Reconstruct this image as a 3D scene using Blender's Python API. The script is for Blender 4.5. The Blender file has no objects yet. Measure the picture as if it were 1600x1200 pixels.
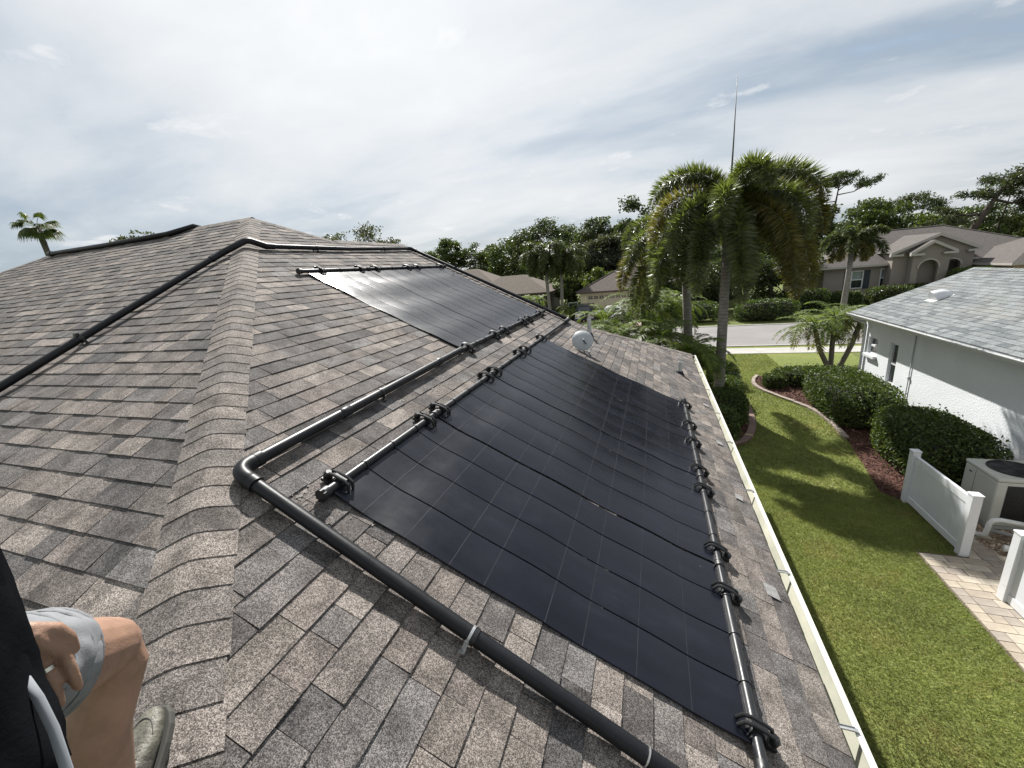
import bpy, bmesh, math, random
import numpy as np
from mathutils import Vector, Matrix, Euler

rnd = random.Random(11)
nr = np.random.default_rng(7)
scene = bpy.context.scene
COL = scene.collection

# ------------------------------------------------------------------ camera
CAM = np.array([0.0, 0.0, 5.2])
YAW, PITCH, ROLL = -0.351341, 0.272067, -0.0909498
cy, sy, cp, sp = math.cos(YAW), math.sin(YAW), math.cos(PITCH), math.sin(PITCH)
FW = np.array([sy * cp, cy * cp, -sp])
r0 = np.array([cy, -sy, 0.0])
u0 = np.cross(r0, FW)
RT = math.cos(ROLL) * r0 + math.sin(ROLL) * u0
UP = -math.sin(ROLL) * r0 + math.cos(ROLL) * u0
cam_data = bpy.data.cameras.new("camera")
cam_data.sensor_width = 36.0
cam_data.lens = 36.0 * 624.357 / 1600.0
cam_data.clip_start = 0.02
cam_data.clip_end = 5000
cam = bpy.data.objects.new("camera", cam_data)
COL.objects.link(cam)
M = Matrix.Identity(4)
for i in range(3):
    M[i][0], M[i][1], M[i][2], M[i][3] = RT[i], UP[i], -FW[i], CAM[i]
cam.matrix_world = M
scene.camera = cam

# ------------------------------------------------------------------ sky, sun, exposure
SUN = np.array([-0.46, 0.86, 1.0])
SUN = SUN / np.linalg.norm(SUN)
SUN_EL = math.asin(SUN[2])
SUN_AZ = math.atan2(SUN[0], SUN[1])          # from +Y towards +X

world = bpy.data.worlds.new("World")
scene.world = world
world.use_nodes = True
wt = world.node_tree
wt.nodes.clear()


def wn(t, **kw):
    n = wt.nodes.new(t)
    for k, v in kw.items():
        setattr(n, k, v)
    return n


def wl(a, b):
    wt.links.new(a, b)


def wmath(op, a, b=None, clamp=False):
    n = wn("ShaderNodeMath", operation=op, use_clamp=clamp)
    for i, v in enumerate((a, b)):
        if v is None:
            continue
        if isinstance(v, (int, float)):
            n.inputs[i].default_value = v
        else:
            wl(v, n.inputs[i])
    return n.outputs[0]


def wnoise(vec, scale, detail=6.0, rough=0.55, dist=0.0):
    n = wn("ShaderNodeTexNoise")
    n.inputs["Scale"].default_value = scale
    n.inputs["Detail"].default_value = detail
    n.inputs["Roughness"].default_value = rough
    n.inputs["Distortion"].default_value = dist
    wl(vec, n.inputs["Vector"])
    return n.outputs["Fac"]


def wramp(fac, stops):
    n = wn("ShaderNodeValToRGB")
    cr = n.color_ramp
    while len(cr.elements) < len(stops):
        cr.elements.new(0.5)
    for e, (p, c) in zip(cr.elements, stops):
        e.position = p
        e.color = (c[0], c[1], c[2], 1)
    wl(fac, n.inputs["Fac"])
    return n.outputs["Color"]


def wmix(fac, a, b):
    n = wn("ShaderNodeMix", data_type="RGBA")
    if isinstance(fac, (int, float)):
        n.inputs["Factor"].default_value = fac
    else:
        wl(fac, n.inputs["Factor"])
    for v, s in ((a, n.inputs[6]), (b, n.inputs[7])):
        if isinstance(v, tuple):
            s.default_value = (v[0], v[1], v[2], 1)
        else:
            wl(v, s)
    return n.outputs[2]


tc = wn("ShaderNodeTexCoord")
sep = wn("ShaderNodeSeparateXYZ")
wl(tc.outputs["Generated"], sep.inputs[0])
zc = wmath("ADD", wmath("MAXIMUM", sep.outputs[2], 0.0), 0.16)
comb = wn("ShaderNodeCombineXYZ")
wl(wmath("DIVIDE", sep.outputs[0], zc), comb.inputs[0])
wl(wmath("DIVIDE", sep.outputs[1], zc), comb.inputs[1])
mp = wn("ShaderNodeMapping")
mp.inputs["Rotation"].default_value = (0, 0, 0.9)
mp.inputs["Scale"].default_value = (0.62, 1.15, 1.0)
mp.inputs["Location"].default_value = (5.3, 2.2, 0)
wl(comb.outputs[0], mp.inputs["Vector"])
sky = wn("ShaderNodeTexSky", sky_type="NISHITA", sun_disc=False)
sky.sun_elevation = SUN_EL
sky.sun_rotation = SUN_AZ
sky.altitude = 0
sky.air_density = 1.0
sky.dust_density = 1.6
sky.ozone_density = 1.2
n1 = wnoise(mp.outputs[0], 0.60, 7, 0.5, 0.35)
n2 = wnoise(mp.outputs[0], 1.7, 8, 0.6, 0.3)
n3 = wnoise(comb.outputs[0], 2.6, 9, 0.6, 0.1)
veil = wmath("ADD", wmath("MULTIPLY", n1, 0.76), wmath("MULTIPLY", n2, 0.24))
# high veil: blue grey where thin and shaded, white where thick
KS = 1.0
cl = wramp(veil, [(0.385, (1.65, 2.02, 2.42)), (0.455, (2.40, 2.70, 3.00)), (0.505, (3.10, 3.30, 3.50)), (0.56, (3.60, 3.74, 3.85)),
                  (0.66, (4.25, 4.33, 4.40))])
cover = wramp(veil, [(0.22, (0.30,) * 3), (0.40, (0.90,) * 3), (0.60, (0.97,) * 3)])
base = wmix(cover, sky.outputs[0], cl)
# small cumulus puffs
puffm = wramp(n3, [(0.60, (0, 0, 0)), (0.70, (0.75,) * 3)])
base = wmix(puffm, base, (4.35, 4.42, 4.5))
# forward scattering round the sun
geo = wn("ShaderNodeVectorMath", operation="DOT_PRODUCT")
wl(tc.outputs["Generated"], geo.inputs[0])
geo.inputs[1].default_value = tuple(SUN)
glow = wmath("POWER", wmath("MAXIMUM", geo.outputs["Value"], 0.0), 5.0)
gl = wn("ShaderNodeMix", data_type="RGBA", blend_type="ADD")
wl(wmath("MULTIPLY", glow, 0.30), gl.inputs["Factor"])
wl(base, gl.inputs[6])
gl.inputs[7].default_value = (3.0, 2.98, 2.92, 1)
bg = wn("ShaderNodeBackground")
bg.inputs["Strength"].default_value = 0.1
wl(gl.outputs[2], bg.inputs["Color"])
wo = wn("ShaderNodeOutputWorld")
wl(bg.outputs[0], wo.inputs["Surface"])

sun_data = bpy.data.lights.new("sun", "SUN")
sun_data.energy = 5.0
sun_data.angle = math.radians(0.6)
sun_data.color = (1.0, 0.97, 0.92)
sun = bpy.data.objects.new("sun", sun_data)
COL.objects.link(sun)
sun.rotation_euler = Vector(tuple(SUN)).to_track_quat("Z", "Y").to_euler()

scene.view_settings.view_transform = "Standard"
scene.view_settings.look = "None"
scene.view_settings.gamma = 1.0
scene.view_settings.use_curve_mapping = False
scene.view_settings.exposure = 1.0
scene.cycles.use_denoising = True
scene.cycles.max_bounces = 6
scene.cycles.transparent_max_bounces = 6


# ------------------------------------------------------------------ helpers
def proj(P):
    d = np.asarray(P, float) - CAM
    z = d @ FW
    return 512 + 399.59 * (d @ RT) / z, 384 - 399.59 * (d @ UP) / z, z


def origin_of(o):
    v = np.zeros(3)
    while o is not None:
        v = v + np.array(o.location)
        o = o.parent
    return v


def tag(o, label=None, cat=None, group=None, kind=None):
    if label:
        o["label"] = label
    if cat:
        o["category"] = cat
    if group:
        o["group"] = group
    if kind:
        o["kind"] = kind
    return o


def empty(name, loc=(0, 0, 0), label=None, cat=None, group=None, rz=0.0):
    o = bpy.data.objects.new(name, None)
    o.empty_display_size = 0.2
    COL.objects.link(o)
    o.location = loc
    o.rotation_euler = (0, 0, rz)
    return tag(o, label, cat, group)


def link(name, me, parent=None, mats=None):
    o = bpy.data.objects.new(name, me)
    COL.objects.link(o)
    if parent is not None:
        o.parent = parent
    if mats is not None:
        for m in (mats if isinstance(mats, (list, tuple)) else [mats]):
            me.materials.append(m)
    return o


def np_mesh(name, V, F, mats, parent=None, smooth=False, tint=None, local=False):
    """V (n,3), F (m,k): one mesh object, vertices given in world space."""
    V = np.asarray(V, np.float32)
    F = np.asarray(F, np.int32)
    if parent is not None and not local:
        V = V - origin_of(parent).astype(np.float32)
    me = bpy.data.meshes.new(name)
    me.vertices.add(len(V))
    me.vertices.foreach_set("co", V.ravel())
    k = F.shape[1]
    me.loops.add(F.size)
    me.loops.foreach_set("vertex_index", F.ravel())
    me.polygons.add(len(F))
    me.polygons.foreach_set("loop_start", np.arange(0, F.size, k, dtype=np.int32))
    me.polygons.foreach_set("loop_total", np.full(len(F), k, np.int32))
    if smooth:
        me.polygons.foreach_set("use_smooth", np.ones(len(F), bool))
    if tint is not None:
        a = me.color_attributes.new("tint", "FLOAT_COLOR", "POINT")
        a.data.foreach_set("color", np.asarray(tint, np.float32).ravel())
    me.update(calc_edges=True)
    me.validate()
    return link(name, me, parent, mats)


class MB:
    """Collects shapes in world space; build() links them as one mesh object."""

    def __init__(self):
        self.v, self.f, self.m, self.t = [], [], [], []

    def add(self, verts, faces, mat=0, tint=None):
        b = len(self.v)
        self.v += [tuple(float(c) for c in p) for p in verts]
        for f in faces:
            self.f.append(tuple(b + i for i in f))
            self.m.append(mat)
        if tint is not None:
            self.t += [tint] * len(verts)
        return self

    def box(self, c, s, R=None, mat=0, tint=None):
        c = np.asarray(c, float)
        h = np.asarray(s, float) / 2
        P = np.array([[x, y, z] for x in (-1, 1) for y in (-1, 1) for z in (-1, 1)]) * h
        if R is not None:
            P = P @ np.asarray(R).T
        return self.add(P + c, [(0, 1, 3, 2), (4, 6, 7, 5), (0, 4, 5, 1), (2, 3, 7, 6), (0, 2, 6, 4), (1, 5, 7, 3)],
                        mat, tint)

    def box2(self, a, b, mat=0, tint=None):
        a, b = np.minimum(a, b), np.maximum(a, b)
        return self.box((a + b) / 2, b - a, None, mat, tint)

    def tube(self, pts, r, seg=12, caps=True, mat=0, flat=1.0):
        pts = [np.asarray(p, float) for p in pts]
        n = len(pts)
        rr = r if isinstance(r, (list, tuple, np.ndarray)) else [r] * n
        T = []
        for i in range(n):
            t = np.zeros(3)
            if i > 0:
                d = pts[i] - pts[i - 1]
                t += d / (np.linalg.norm(d) + 1e-12)
            if i < n - 1:
                d = pts[i + 1] - pts[i]
                t += d / (np.linalg.norm(d) + 1e-12)
            T.append(t / (np.linalg.norm(t) + 1e-12))
        ref = np.array([0, 0, 1.0]) if abs(T[0][2]) < 0.9 else np.array([1.0, 0, 0])
        nrm = np.cross(np.cross(T[0], ref), T[0])
        nrm /= np.linalg.norm(nrm)
        V = []
        for i in range(n):
            nrm = nrm - T[i] * (nrm @ T[i])
            nrm /= np.linalg.norm(nrm)
            bn = np.cross(T[i], nrm)
            sc = 1.0
            if 0 < i < n - 1:
                d0 = pts[i] - pts[i - 1]
                d0 = d0 / (np.linalg.norm(d0) + 1e-12)
                sc = 1.0 / max(0.5, abs(float(d0 @ T[i])))
            for k in range(seg):
                a = 2 * math.pi * k / seg
                V.append(pts[i] + rr[i] * (math.cos(a) * nrm * flat + math.sin(a) * bn) * (1 + (sc - 1) * 0.7))
        F = []
        for i in range(n - 1):
            for k in range(seg):
                k2 = (k + 1) % seg
                F.append((i * seg + k, i * seg + k2, (i + 1) * seg + k2, (i + 1) * seg + k))
        if caps:
            F.append(tuple(range(seg - 1, -1, -1)))
            F.append(tuple((n - 1) * seg + k for k in range(seg)))
        return self.add(V, F, mat)

    def cyl(self, a, b, r, seg=16, mat=0):
        return self.tube([a, b], r, seg, True, mat)

    def prism(self, poly, d, mat=0, tint=None):
        """poly: planar 3D polygon, d: extrusion vector."""
        P = [np.asarray(p, float) for p in poly]
        d = np.asarray(d, float)
        n = len(P)
        nrm = np.zeros(3)
        for i in range(n):
            nrm += np.cross(P[i], P[(i + 1) % n])
        if nrm @ d > 0:
            P = P[::-1]
        V = P + [p + d for p in P]
        F = [tuple(range(n)), tuple(range(2 * n - 1, n - 1, -1))]
        for i in range(n):
            j = (i + 1) % n
            F.append((j, i, n + i, n + j))
        return self.add(V, F, mat, tint)

    def lathe(self, prof, c, seg=20, axis=None, mat=0):
        """prof: (radius, height) pairs along +Z (or a rotation matrix axis)."""
        c = np.asarray(c, float)
        V = []
        for (r, z) in prof:
            for k in range(seg):
                a = 2 * math.pi * k / seg
                p = np.array([r * math.cos(a), r * math.sin(a), z])
                if axis is not None:
                    p = np.asarray(axis) @ p
                V.append(c + p)
        F = []
        for i in range(len(prof) - 1):
            for k in range(seg):
                k2 = (k + 1) % seg
                F.append((i * seg + k, i * seg + k2, (i + 1) * seg + k2, (i + 1) * seg + k))
        F.append(tuple(range(seg - 1, -1, -1)))
        F.append(tuple((len(prof) - 1) * seg + k for k in range(seg)))
        return self.add(V, F, mat)

    def build(self, name, mats, parent=None, smooth=False, bevel=0.0, bseg=2, local=False, autosmooth=None):
        V = np.array(self.v, float)
        if parent is not None and not local:
            V = V - origin_of(parent)
        me = bpy.data.meshes.new(name)
        me.from_pydata([tuple(p) for p in V], [], self.f)
        ml = mats if isinstance(mats, (list, tuple)) else [mats]
        if len(ml) > 1:
            me.polygons.foreach_set("material_index", self.m)
        if self.t and len(self.t) == len(self.v):
            a = me.color_attributes.new("tint", "FLOAT_COLOR", "POINT")
            a.data.foreach_set("color", np.asarray(self.t, np.float32).ravel())
        if smooth:
            me.polygons.foreach_set("use_smooth", [True] * len(me.polygons))
        me.update()
        o = link(name, me, parent, ml)
        if bevel:
            b = o.modifiers.new("bevel", "BEVEL")
            b.width = bevel
            b.segments = bseg
            b.limit_method = "ANGLE"
            b.angle_limit = 0.6
            b.harden_normals = False
        if smooth and autosmooth:
            bm = bmesh.new()
            bm.from_mesh(me)
            for e in bm.edges:
                if len(e.link_faces) == 2 and e.calc_face_angle(0) > autosmooth:
                    e.smooth = False
            bm.to_mesh(me)
            bm.free()
        return o


def copy_tree(o, parent=None):
    c = o.copy()
    COL.objects.link(c)
    c.parent = parent
    for ch in o.children:
        copy_tree(ch, c)
    return c


# ------------------------------------------------------------------ materials
ALB = 0.90            # base colour scale, lowered to offset the raised exposure


class NT:
    def __init__(self, name):
        self.mat = bpy.data.materials.new(name)
        self.mat.use_nodes = True
        self.t = self.mat.node_tree
        self.t.nodes.clear()
        self.out = self.t.nodes.new("ShaderNodeOutputMaterial")

    def n(self, typ, **kw):
        x = self.t.nodes.new(typ)
        for k, v in kw.items():
            setattr(x, k, v)
        return x

    def l(self, a, b):
        self.t.links.new(a, b)

    def set(self, sock, v):
        if isinstance(v, (int, float)):
            sock.default_value = v
        elif isinstance(v, tuple):
            sock.default_value = v if len(v) == len(sock.default_value) else (v[0], v[1], v[2], 1)
        else:
            self.l(v, sock)

    def math(self, op, a, b=0.0, clamp=False):
        x = self.n("ShaderNodeMath", operation=op, use_clamp=clamp)
        self.set(x.inputs[0], a)
        self.set(x.inputs[1], b)
        return x.outputs[0]

    def coord(self, which="Object", scale=None, rot=None, loc=None):
        c = self.n("ShaderNodeTexCoord").outputs[which]
        if scale is None and rot is None and loc is None:
            return c
        m = self.n("ShaderNodeMapping")
        if scale is not None:
            m.inputs["Scale"].default_value = scale if isinstance(scale, tuple) else (scale,) * 3
        if rot is not None:
            m.inputs["Rotation"].default_value = rot
        if loc is not None:
            m.inputs["Location"].default_value = loc
        self.l(c, m.inputs["Vector"])
        return m.outputs[0]

    def noise(self, vec, scale, detail=4.0, rough=0.5, dist=0.0, out="Fac", w=None):
        x = self.n("ShaderNodeTexNoise")
        if w is not None:
            x.noise_dimensions = "4D"
            self.set(x.inputs["W"], w)
        x.inputs["Scale"].default_value = scale
        x.inputs["Detail"].default_value = detail
        x.inputs["Roughness"].default_value = rough
        x.inputs["Distortion"].default_value = dist
        self.l(vec, x.inputs["Vector"])
        return x.outputs[out]

    def ramp(self, fac, stops, interp="LINEAR"):
        x = self.n("ShaderNodeValToRGB")
        cr = x.color_ramp
        cr.interpolation = interp
        while len(cr.elements) < len(stops):
            cr.elements.new(0.5)
        for e, (p, c) in zip(cr.elements, stops):
            e.position = p
            c = c if isinstance(c, tuple) else (c, c, c)
            e.color = (c[0], c[1], c[2], 1)
        self.l(fac, x.inputs["Fac"])
        return x.outputs["Color"]

    def mix(self, fac, a, b, blend="MIX"):
        x = self.n("ShaderNodeMix", data_type="RGBA", blend_type=blend)
        self.set(x.inputs["Factor"], fac)
        self.set(x.inputs[6], a)
        self.set(x.inputs[7], b)
        return x.outputs[2]

    def bump(self, h, strength=0.3, dist=0.01, normal=None):
        x = self.n("ShaderNodeBump")
        x.inputs["Strength"].default_value = strength
        x.inputs["Distance"].default_value = dist
        self.l(h, x.inputs["Height"])
        if normal is not None:
            self.l(normal, x.inputs["Normal"])
        return x.outputs[0]

    def principled(self, col, rough=0.6, metal=0.0, normal=None, spec=0.5, **kw):
        p = self.n("ShaderNodeBsdfPrincipled")
        self.set(p.inputs["Base Color"], col)
        self.set(p.inputs["Roughness"], rough)
        self.set(p.inputs["Metallic"], metal)
        self.set(p.inputs["Specular IOR Level"], spec)
        if normal is not None:
            self.l(normal, p.inputs["Normal"])
        for k, v in kw.items():
            self.set(p.inputs[k.replace("_", " ")], v)
        self.l(p.outputs[0], self.out.inputs["Surface"])
        return self.mat


def simple(name, col, rough=0.6, var=0.15, vscale=3.0, bump=0.0, bscale=80.0, bdist=0.003, metal=0.0, spec=0.5,
           speck=0.0, sscale=200.0, **kw):
    """Plain material with uneven colour, optional fine relief and speckle."""
    t = NT(name)
    co = t.coord("Object")
    n = t.noise(co, vscale, 5, 0.6)
    lo = tuple(c * ALB * (1 - var) for c in col)
    hi = tuple(min(1, c * ALB * (1 + var)) for c in col)
    c = t.ramp(n, [(0.3, lo), (0.7, hi)])
    if speck:
        s = t.noise(co, sscale, 2, 0.6)
        c = t.mix(1.0, c, t.ramp(s, [(0.3, 1 - speck), (0.7, 1 + speck)]), "MULTIPLY")
    nm = None
    if bump:
        nm = t.bump(t.noise(co, bscale, 3, 0.6), bump, bdist)
    rg = t.ramp(t.noise(co, vscale * 2.3, 4, 0.6), [(0.3, max(0.03, rough - 0.08)), (0.7, min(1, rough + 0.08))])
    return t.principled(c, rg, metal, nm, spec, **kw)


def leaf_mat(name, col, col2, trans=0.35, rough=0.45, spec=0.35, transcol=None, straw=None):
    """Leaves: colour varies leaf by leaf, light passes through."""
    t = NT(name)
    g = t.n("ShaderNodeNewGeometry")
    rp = g.outputs["Random Per Island"]
    co = t.coord("Object")
    c = t.ramp(rp, [(0.0, col), (0.6, tuple((a + b) / 2 for a, b in zip(col, col2))), (1.0, col2)])
    c = t.mix(1.0, c, t.ramp(t.noise(co, 0.9, 3, 0.6), [(0.3, 0.66), (0.7, 1.32)]), "MULTIPLY")
    if straw:
        pn = t.noise(co, 1.1, 6, 0.7, 0.6)
        c = t.mix(t.ramp(pn, [(0.54, 0.0), (0.70, 0.75)]), c, straw)
    p = t.n("ShaderNodeBsdfPrincipled")
    t.l(c, p.inputs["Base Color"])
    p.inputs["Roughness"].default_value = rough
    p.inputs["Specular IOR Level"].default_value = spec
    tr = t.n("ShaderNodeBsdfTranslucent")
    tcx = t.mix(1.0, c, transcol or (1.25, 1.35, 0.55), "MULTIPLY")
    t.l(tcx, tr.inputs["Color"])
    m = t.n("ShaderNodeMixShader")
    m.inputs["Fac"].default_value = trans
    t.l(p.outputs[0], m.inputs[1])
    t.l(tr.outputs[0], m.inputs[2])
    t.l(m.outputs[0], t.out.inputs["Surface"])
    return t.mat


def shingle_mat(name, speck=0.55, patch=0.35, sscale=250.0, gain=1.0):
    """Mineral granules over the tab's own colour (tint), with the darker printed bands of laminated shingles."""
    t = NT(name)
    a = t.n("ShaderNodeAttribute", attribute_name="tint")
    co = t.coord("Object")
    w = t.math("MULTIPLY", a.outputs["Alpha"], 37.0)
    blotch = t.noise(co, 7.0, 3, 0.55, 0.4, w=w)
    c = t.mix(1.0, a.outputs["Color"], t.ramp(blotch, [(0.32, 1 - patch), (0.62, 1 + patch * 0.45)]), "MULTIPLY")
    gr = t.noise(co, sscale, 2.5, 0.75)
    gr2 = t.noise(co, sscale * 0.37, 2.0, 0.6)
    g = t.math("ADD", t.math("MULTIPLY", gr, 0.75), t.math("MULTIPLY", gr2, 0.25))
    c = t.mix(1.0, c, t.ramp(g, [(0.41, 1 - speck), (0.5, 0.93), (0.58, 1 + speck * 1.9)]), "MULTIPLY")
    # weathering: lichen and dirt runs
    dirt = t.noise(co, 1.3, 5, 0.65)
    c = t.mix(t.ramp(dirt, [(0.52, 0.0), (0.75, 0.4)]), c, (0.075 * gain, 0.068 * gain, 0.06 * gain))
    nm = t.bump(g, 0.55, 0.004)
    return t.principled(c, 0.93, 0.0, nm, 0.2)


M_SHINGLE = shingle_mat("brown_shingle", 0.66, 0.45)
M_SHINGLE_W = shingle_mat("pale_grey_shingle", 0.18, 0.12, 60.0, 3.0)
M_DECK = simple("asphalt_underlay", (0.03, 0.028, 0.026), 0.95, 0.3, 6)
M_PIPE = simple("black_pipe", (0.0085, 0.009, 0.011), 0.40, 0.35, 4, 0.12, 60, 0.002, speck=0.25, sscale=120, spec=0.28)
M_HEADER = simple("black_header_pipe", (0.016, 0.017, 0.019), 0.38, 0.3, 5, 0.08, 90, 0.001, spec=0.35)
M_CLAMP = simple("black_plastic", (0.010, 0.010, 0.011), 0.42, 0.25, 9)
M_METAL = simple("galvanised_metal", (0.55, 0.55, 0.54), 0.38, 0.2, 14, metal=0.85)
M_RUST = simple("rusted_metal", (0.32, 0.24, 0.19), 0.55, 0.45, 30, metal=0.4)
M_BAR = simple("grey_weld_bar", (0.024, 0.026, 0.032), 0.6, 0.3, 10, spec=0.12)
M_SEAL = simple("roof_sealant", (0.20, 0.19, 0.175), 0.9, 0.35, 25, 0.4, 90)
M_GUTTER = simple("cream_gutter", (0.42, 0.415, 0.34), 0.55, 0.22, 2.2)
M_GUTLIP = simple("white_gutter_lip", (0.55, 0.55, 0.49), 0.4, 0.06, 2.5)
M_WHITE = simple("white_vinyl", (0.68, 0.69, 0.71), 0.32, 0.04, 2.0)
M_TRIM = simple("white_trim", (0.60, 0.61, 0.61), 0.45, 0.06, 3.0)
M_STUCCO_W = simple("white_stucco", (0.74, 0.77, 0.79), 0.9, 0.06, 0.9, 0.5, 26, 0.02, speck=0.05, sscale=40)
M_GLASS = simple("dark_window_glass", (0.02, 0.024, 0.028), 0.06, 0.2, 1.0, spec=0.9)
M_CONC = simple("concrete", (0.34, 0.325, 0.30), 0.9, 0.14, 1.2, 0.3, 40, speck=0.10, sscale=90)
M_ROAD = simple("asphalt_road", (0.185, 0.175, 0.170), 0.92, 0.12, 0.35, 0.3, 60, speck=0.15, sscale=60)
M_DISH = simple("pale_dish_paint", (0.36, 0.38, 0.385), 0.45, 0.08, 6)
M_PVC = simple("white_pvc", (0.70, 0.70, 0.67), 0.35, 0.08, 6)
# panel material: fine ribs run up the slope, surface dust dulls it unevenly
def panel_mat():
    t = NT("black_solar_panel")
    g = t.n("ShaderNodeNewGeometry")
    sp_ = t.n("ShaderNodeSeparateXYZ")
    t.l(g.outputs["Position"], sp_.inputs[0])
    rib = t.math("SINE", t.math("MULTIPLY", sp_.outputs[1], 2 * math.pi / 0.0085))
    co = t.coord("Object")
    st = t.coord("Object", scale=(1.0, 5.0, 1.0))
    dust = t.noise(co, 2.2, 5, 0.65, 0.3)
    streak = t.noise(st, 3.0, 5, 0.65)
    d = t.math("MULTIPLY", dust, streak)
    c = t.ramp(d, [(0.12, (0.0038, 0.0044, 0.0090)), (0.30, (0.0066, 0.0076, 0.0150)), (0.52, (0.017, 0.0185, 0.028))])
    spk = t.noise(co, 26.0, 2, 0.5)
    c = t.mix(t.ramp(spk, [(0.80, 0.0), (0.84, 0.5)]), c, (0.10, 0.10, 0.105))
    rg = t.ramp(dust, [(0.3, 0.23), (0.7, 0.34)])
    c = t.mix(1.0, c, t.ramp(rib, [(0.0, 0.35), (0.8, 1.25)]), "MULTIPLY")  # groove shade between the tubes is painted into the colour
    return t.principled(c, rg, 0.0, None, 0.38)


M_PANEL = panel_mat()

# ------------------------------------------------------------------ ground, road, walks
def grass_mat(name, a, b, c2):
    t = NT(name)
    co = t.coord("Object")
    n = t.noise(co, 0.55, 6, 0.6)
    f = t.noise(co, 38.0, 4, 0.75)
    f2 = t.noise(co, 6.0, 5, 0.7)
    col = t.ramp(n, [(0.3, a), (0.55, b), (0.75, c2)])
    col = t.mix(1.0, col, t.ramp(f, [(0.3, 0.45), (0.5, 1.0), (0.7, 1.6)]), "MULTIPLY")
    col = t.mix(1.0, col, t.ramp(f2, [(0.3, 0.75), (0.7, 1.25)]), "MULTIPLY")
    return t.principled(col, 0.9, 0.0, t.bump(f, 0.9, 0.03), 0.15)


M_LAWN = grass_mat("lawn_turf", (0.118, 0.148, 0.040), (0.148, 0.170, 0.048), (0.190, 0.184, 0.062))
M_FIELD = grass_mat("far_grass", (0.080, 0.105, 0.030), (0.105, 0.125, 0.036), (0.13, 0.135, 0.046))


def sheet(name, poly, z, mat, kind="structure", th=0.0):
    mb = MB()
    if th:
        mb.prism([(x, y, z - th) for x, y in poly], (0, 0, th))
    else:
        P = [(x, y, z) for x, y in poly]
        a = sum(P[i][0] * P[(i + 1) % len(P)][1] - P[(i + 1) % len(P)][0] * P[i][1] for i in range(len(P)))
        mb.add(P, [tuple(range(len(P))) if a > 0 else tuple(range(len(P) - 1, -1, -1))])
    return tag(mb.build(name, mat), kind=kind)


ring = [(900 * math.cos(a), 900 * math.sin(a)) for a in np.linspace(0, 2 * math.pi, 33)[:-1]]
sheet("ground", ring, -0.004, M_FIELD)
sheet("lawn", [(0.2, -3), (9, -3), (9, 23.35), (-14, 23.35), (-14, 13.5), (0.2, 13.5)], 0.0, M_LAWN)
sheet("verge", [(-60, 24.75), (60, 24.75), (60, 25.25), (-60, 25.25)], 0.0, M_LAWN)
sheet("road", [(-120, 25.45), (120, 25.45), (120, 32.7), (-120, 32.7)], 0.004, M_ROAD)
mb = MB()
for y0, y1 in ((25.25, 25.45), (32.7, 32.9)):
    mb.box2(np.array([-120, y0, -0.03]), np.array([120, y1, 0.05]))
tag(mb.build("kerb", M_CONC, bevel=0.02), kind="structure")
walk = empty("pavement", (0, 24.05, 0))
tag(walk, kind="structure")
mb = MB()
mb.box2(np.array([-45, 23.36, -0.02]), np.array([45, 24.74, 0.006]))
mb.build("bed", simple("joint_sand", (0.16, 0.15, 0.13), 0.95), walk)
slab_me = None
for i in range(-7, 24):
    mb = MB()
    if slab_me is None:
        mb.box2(np.array([-0.745, 23.37, -0.01]), np.array([0.745, 24.73, 0.022]))
        o = mb.build("slab", M_CONC, walk, bevel=0.008)
        slab_me = o.data
        o.location = (i * 1.5, 0, 0)
    else:
        o = link("slab", slab_me, walk)
        o.location = (i * 1.5, 0, 0)

M_BRICKDRIVE = NT("driveway_pavers")
co = M_BRICKDRIVE.coord("Object")
br = M_BRICKDRIVE.n("ShaderNodeTexBrick")
br.inputs["Scale"].default_value = 4.0
br.inputs["Color1"].default_value = (0.30, 0.20, 0.155, 1)
br.inputs["Color2"].default_value = (0.31, 0.25, 0.205, 1)
br.inputs["Mortar"].default_value = (0.19, 0.15, 0.125, 1)
M_BRICKDRIVE.l(co, br.inputs["Vector"])
M_BRICKDRIVE = M_BRICKDRIVE.principled(br.outputs["Color"], 0.9)
sheet("driveway", [(-8.2, 32.9), (-0.5, 32.9), (-0.9, 40.0), (-6.7, 40.0)], 0.010, M_BRICKDRIVE)
sheet("driveway", [(-9.5, 11.2), (-3.6, 11.2), (-3.0, 25.2), (-10, 25.2)], 0.030, M_BRICKDRIVE)

# ------------------------------------------------------------------ the house we stand on
E_ = 0.1430            # course exposure
SL = math.sqrt(1.25)
EAVE_X, EAVE_Z = 0.885, 3.28 - 0.5 * 0.885
APEX = np.array([-6.32, 5.39, 6.44])
YA0 = -1.80            # eave of the near slope
NB = np.array([0.5, 0, 1.0]) / SL
NA = np.array([0, -0.5, 1.0]) / SL


def Bp(x, y, n=0.0):
    return np.array([x, y, 3.28 - 0.5 * x]) + NB * n


def Ap(x, y, n=0.0):
    return np.array([x, y, 3.745 + 0.5 * y]) + NA * n


house = empty("house", (-6, 5, 0), "brown shingled house roof carrying the black solar panels, seen from on top", "house")

# deck under the shingles (every slope of the roof, also those that face away)
RIDGE_L = -11.9
WR_X, WR_Z, RAKE_Y = -5.5, 6.03, 8.45
mb = MB()
hipc = (EAVE_X, -0.93 - EAVE_X)
cornr = (EAVE_X, EAVE_X + 9.8)
hx = RAKE_Y - 9.8


def zb(x):
    return 3.28 - 0.5 * x


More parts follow.
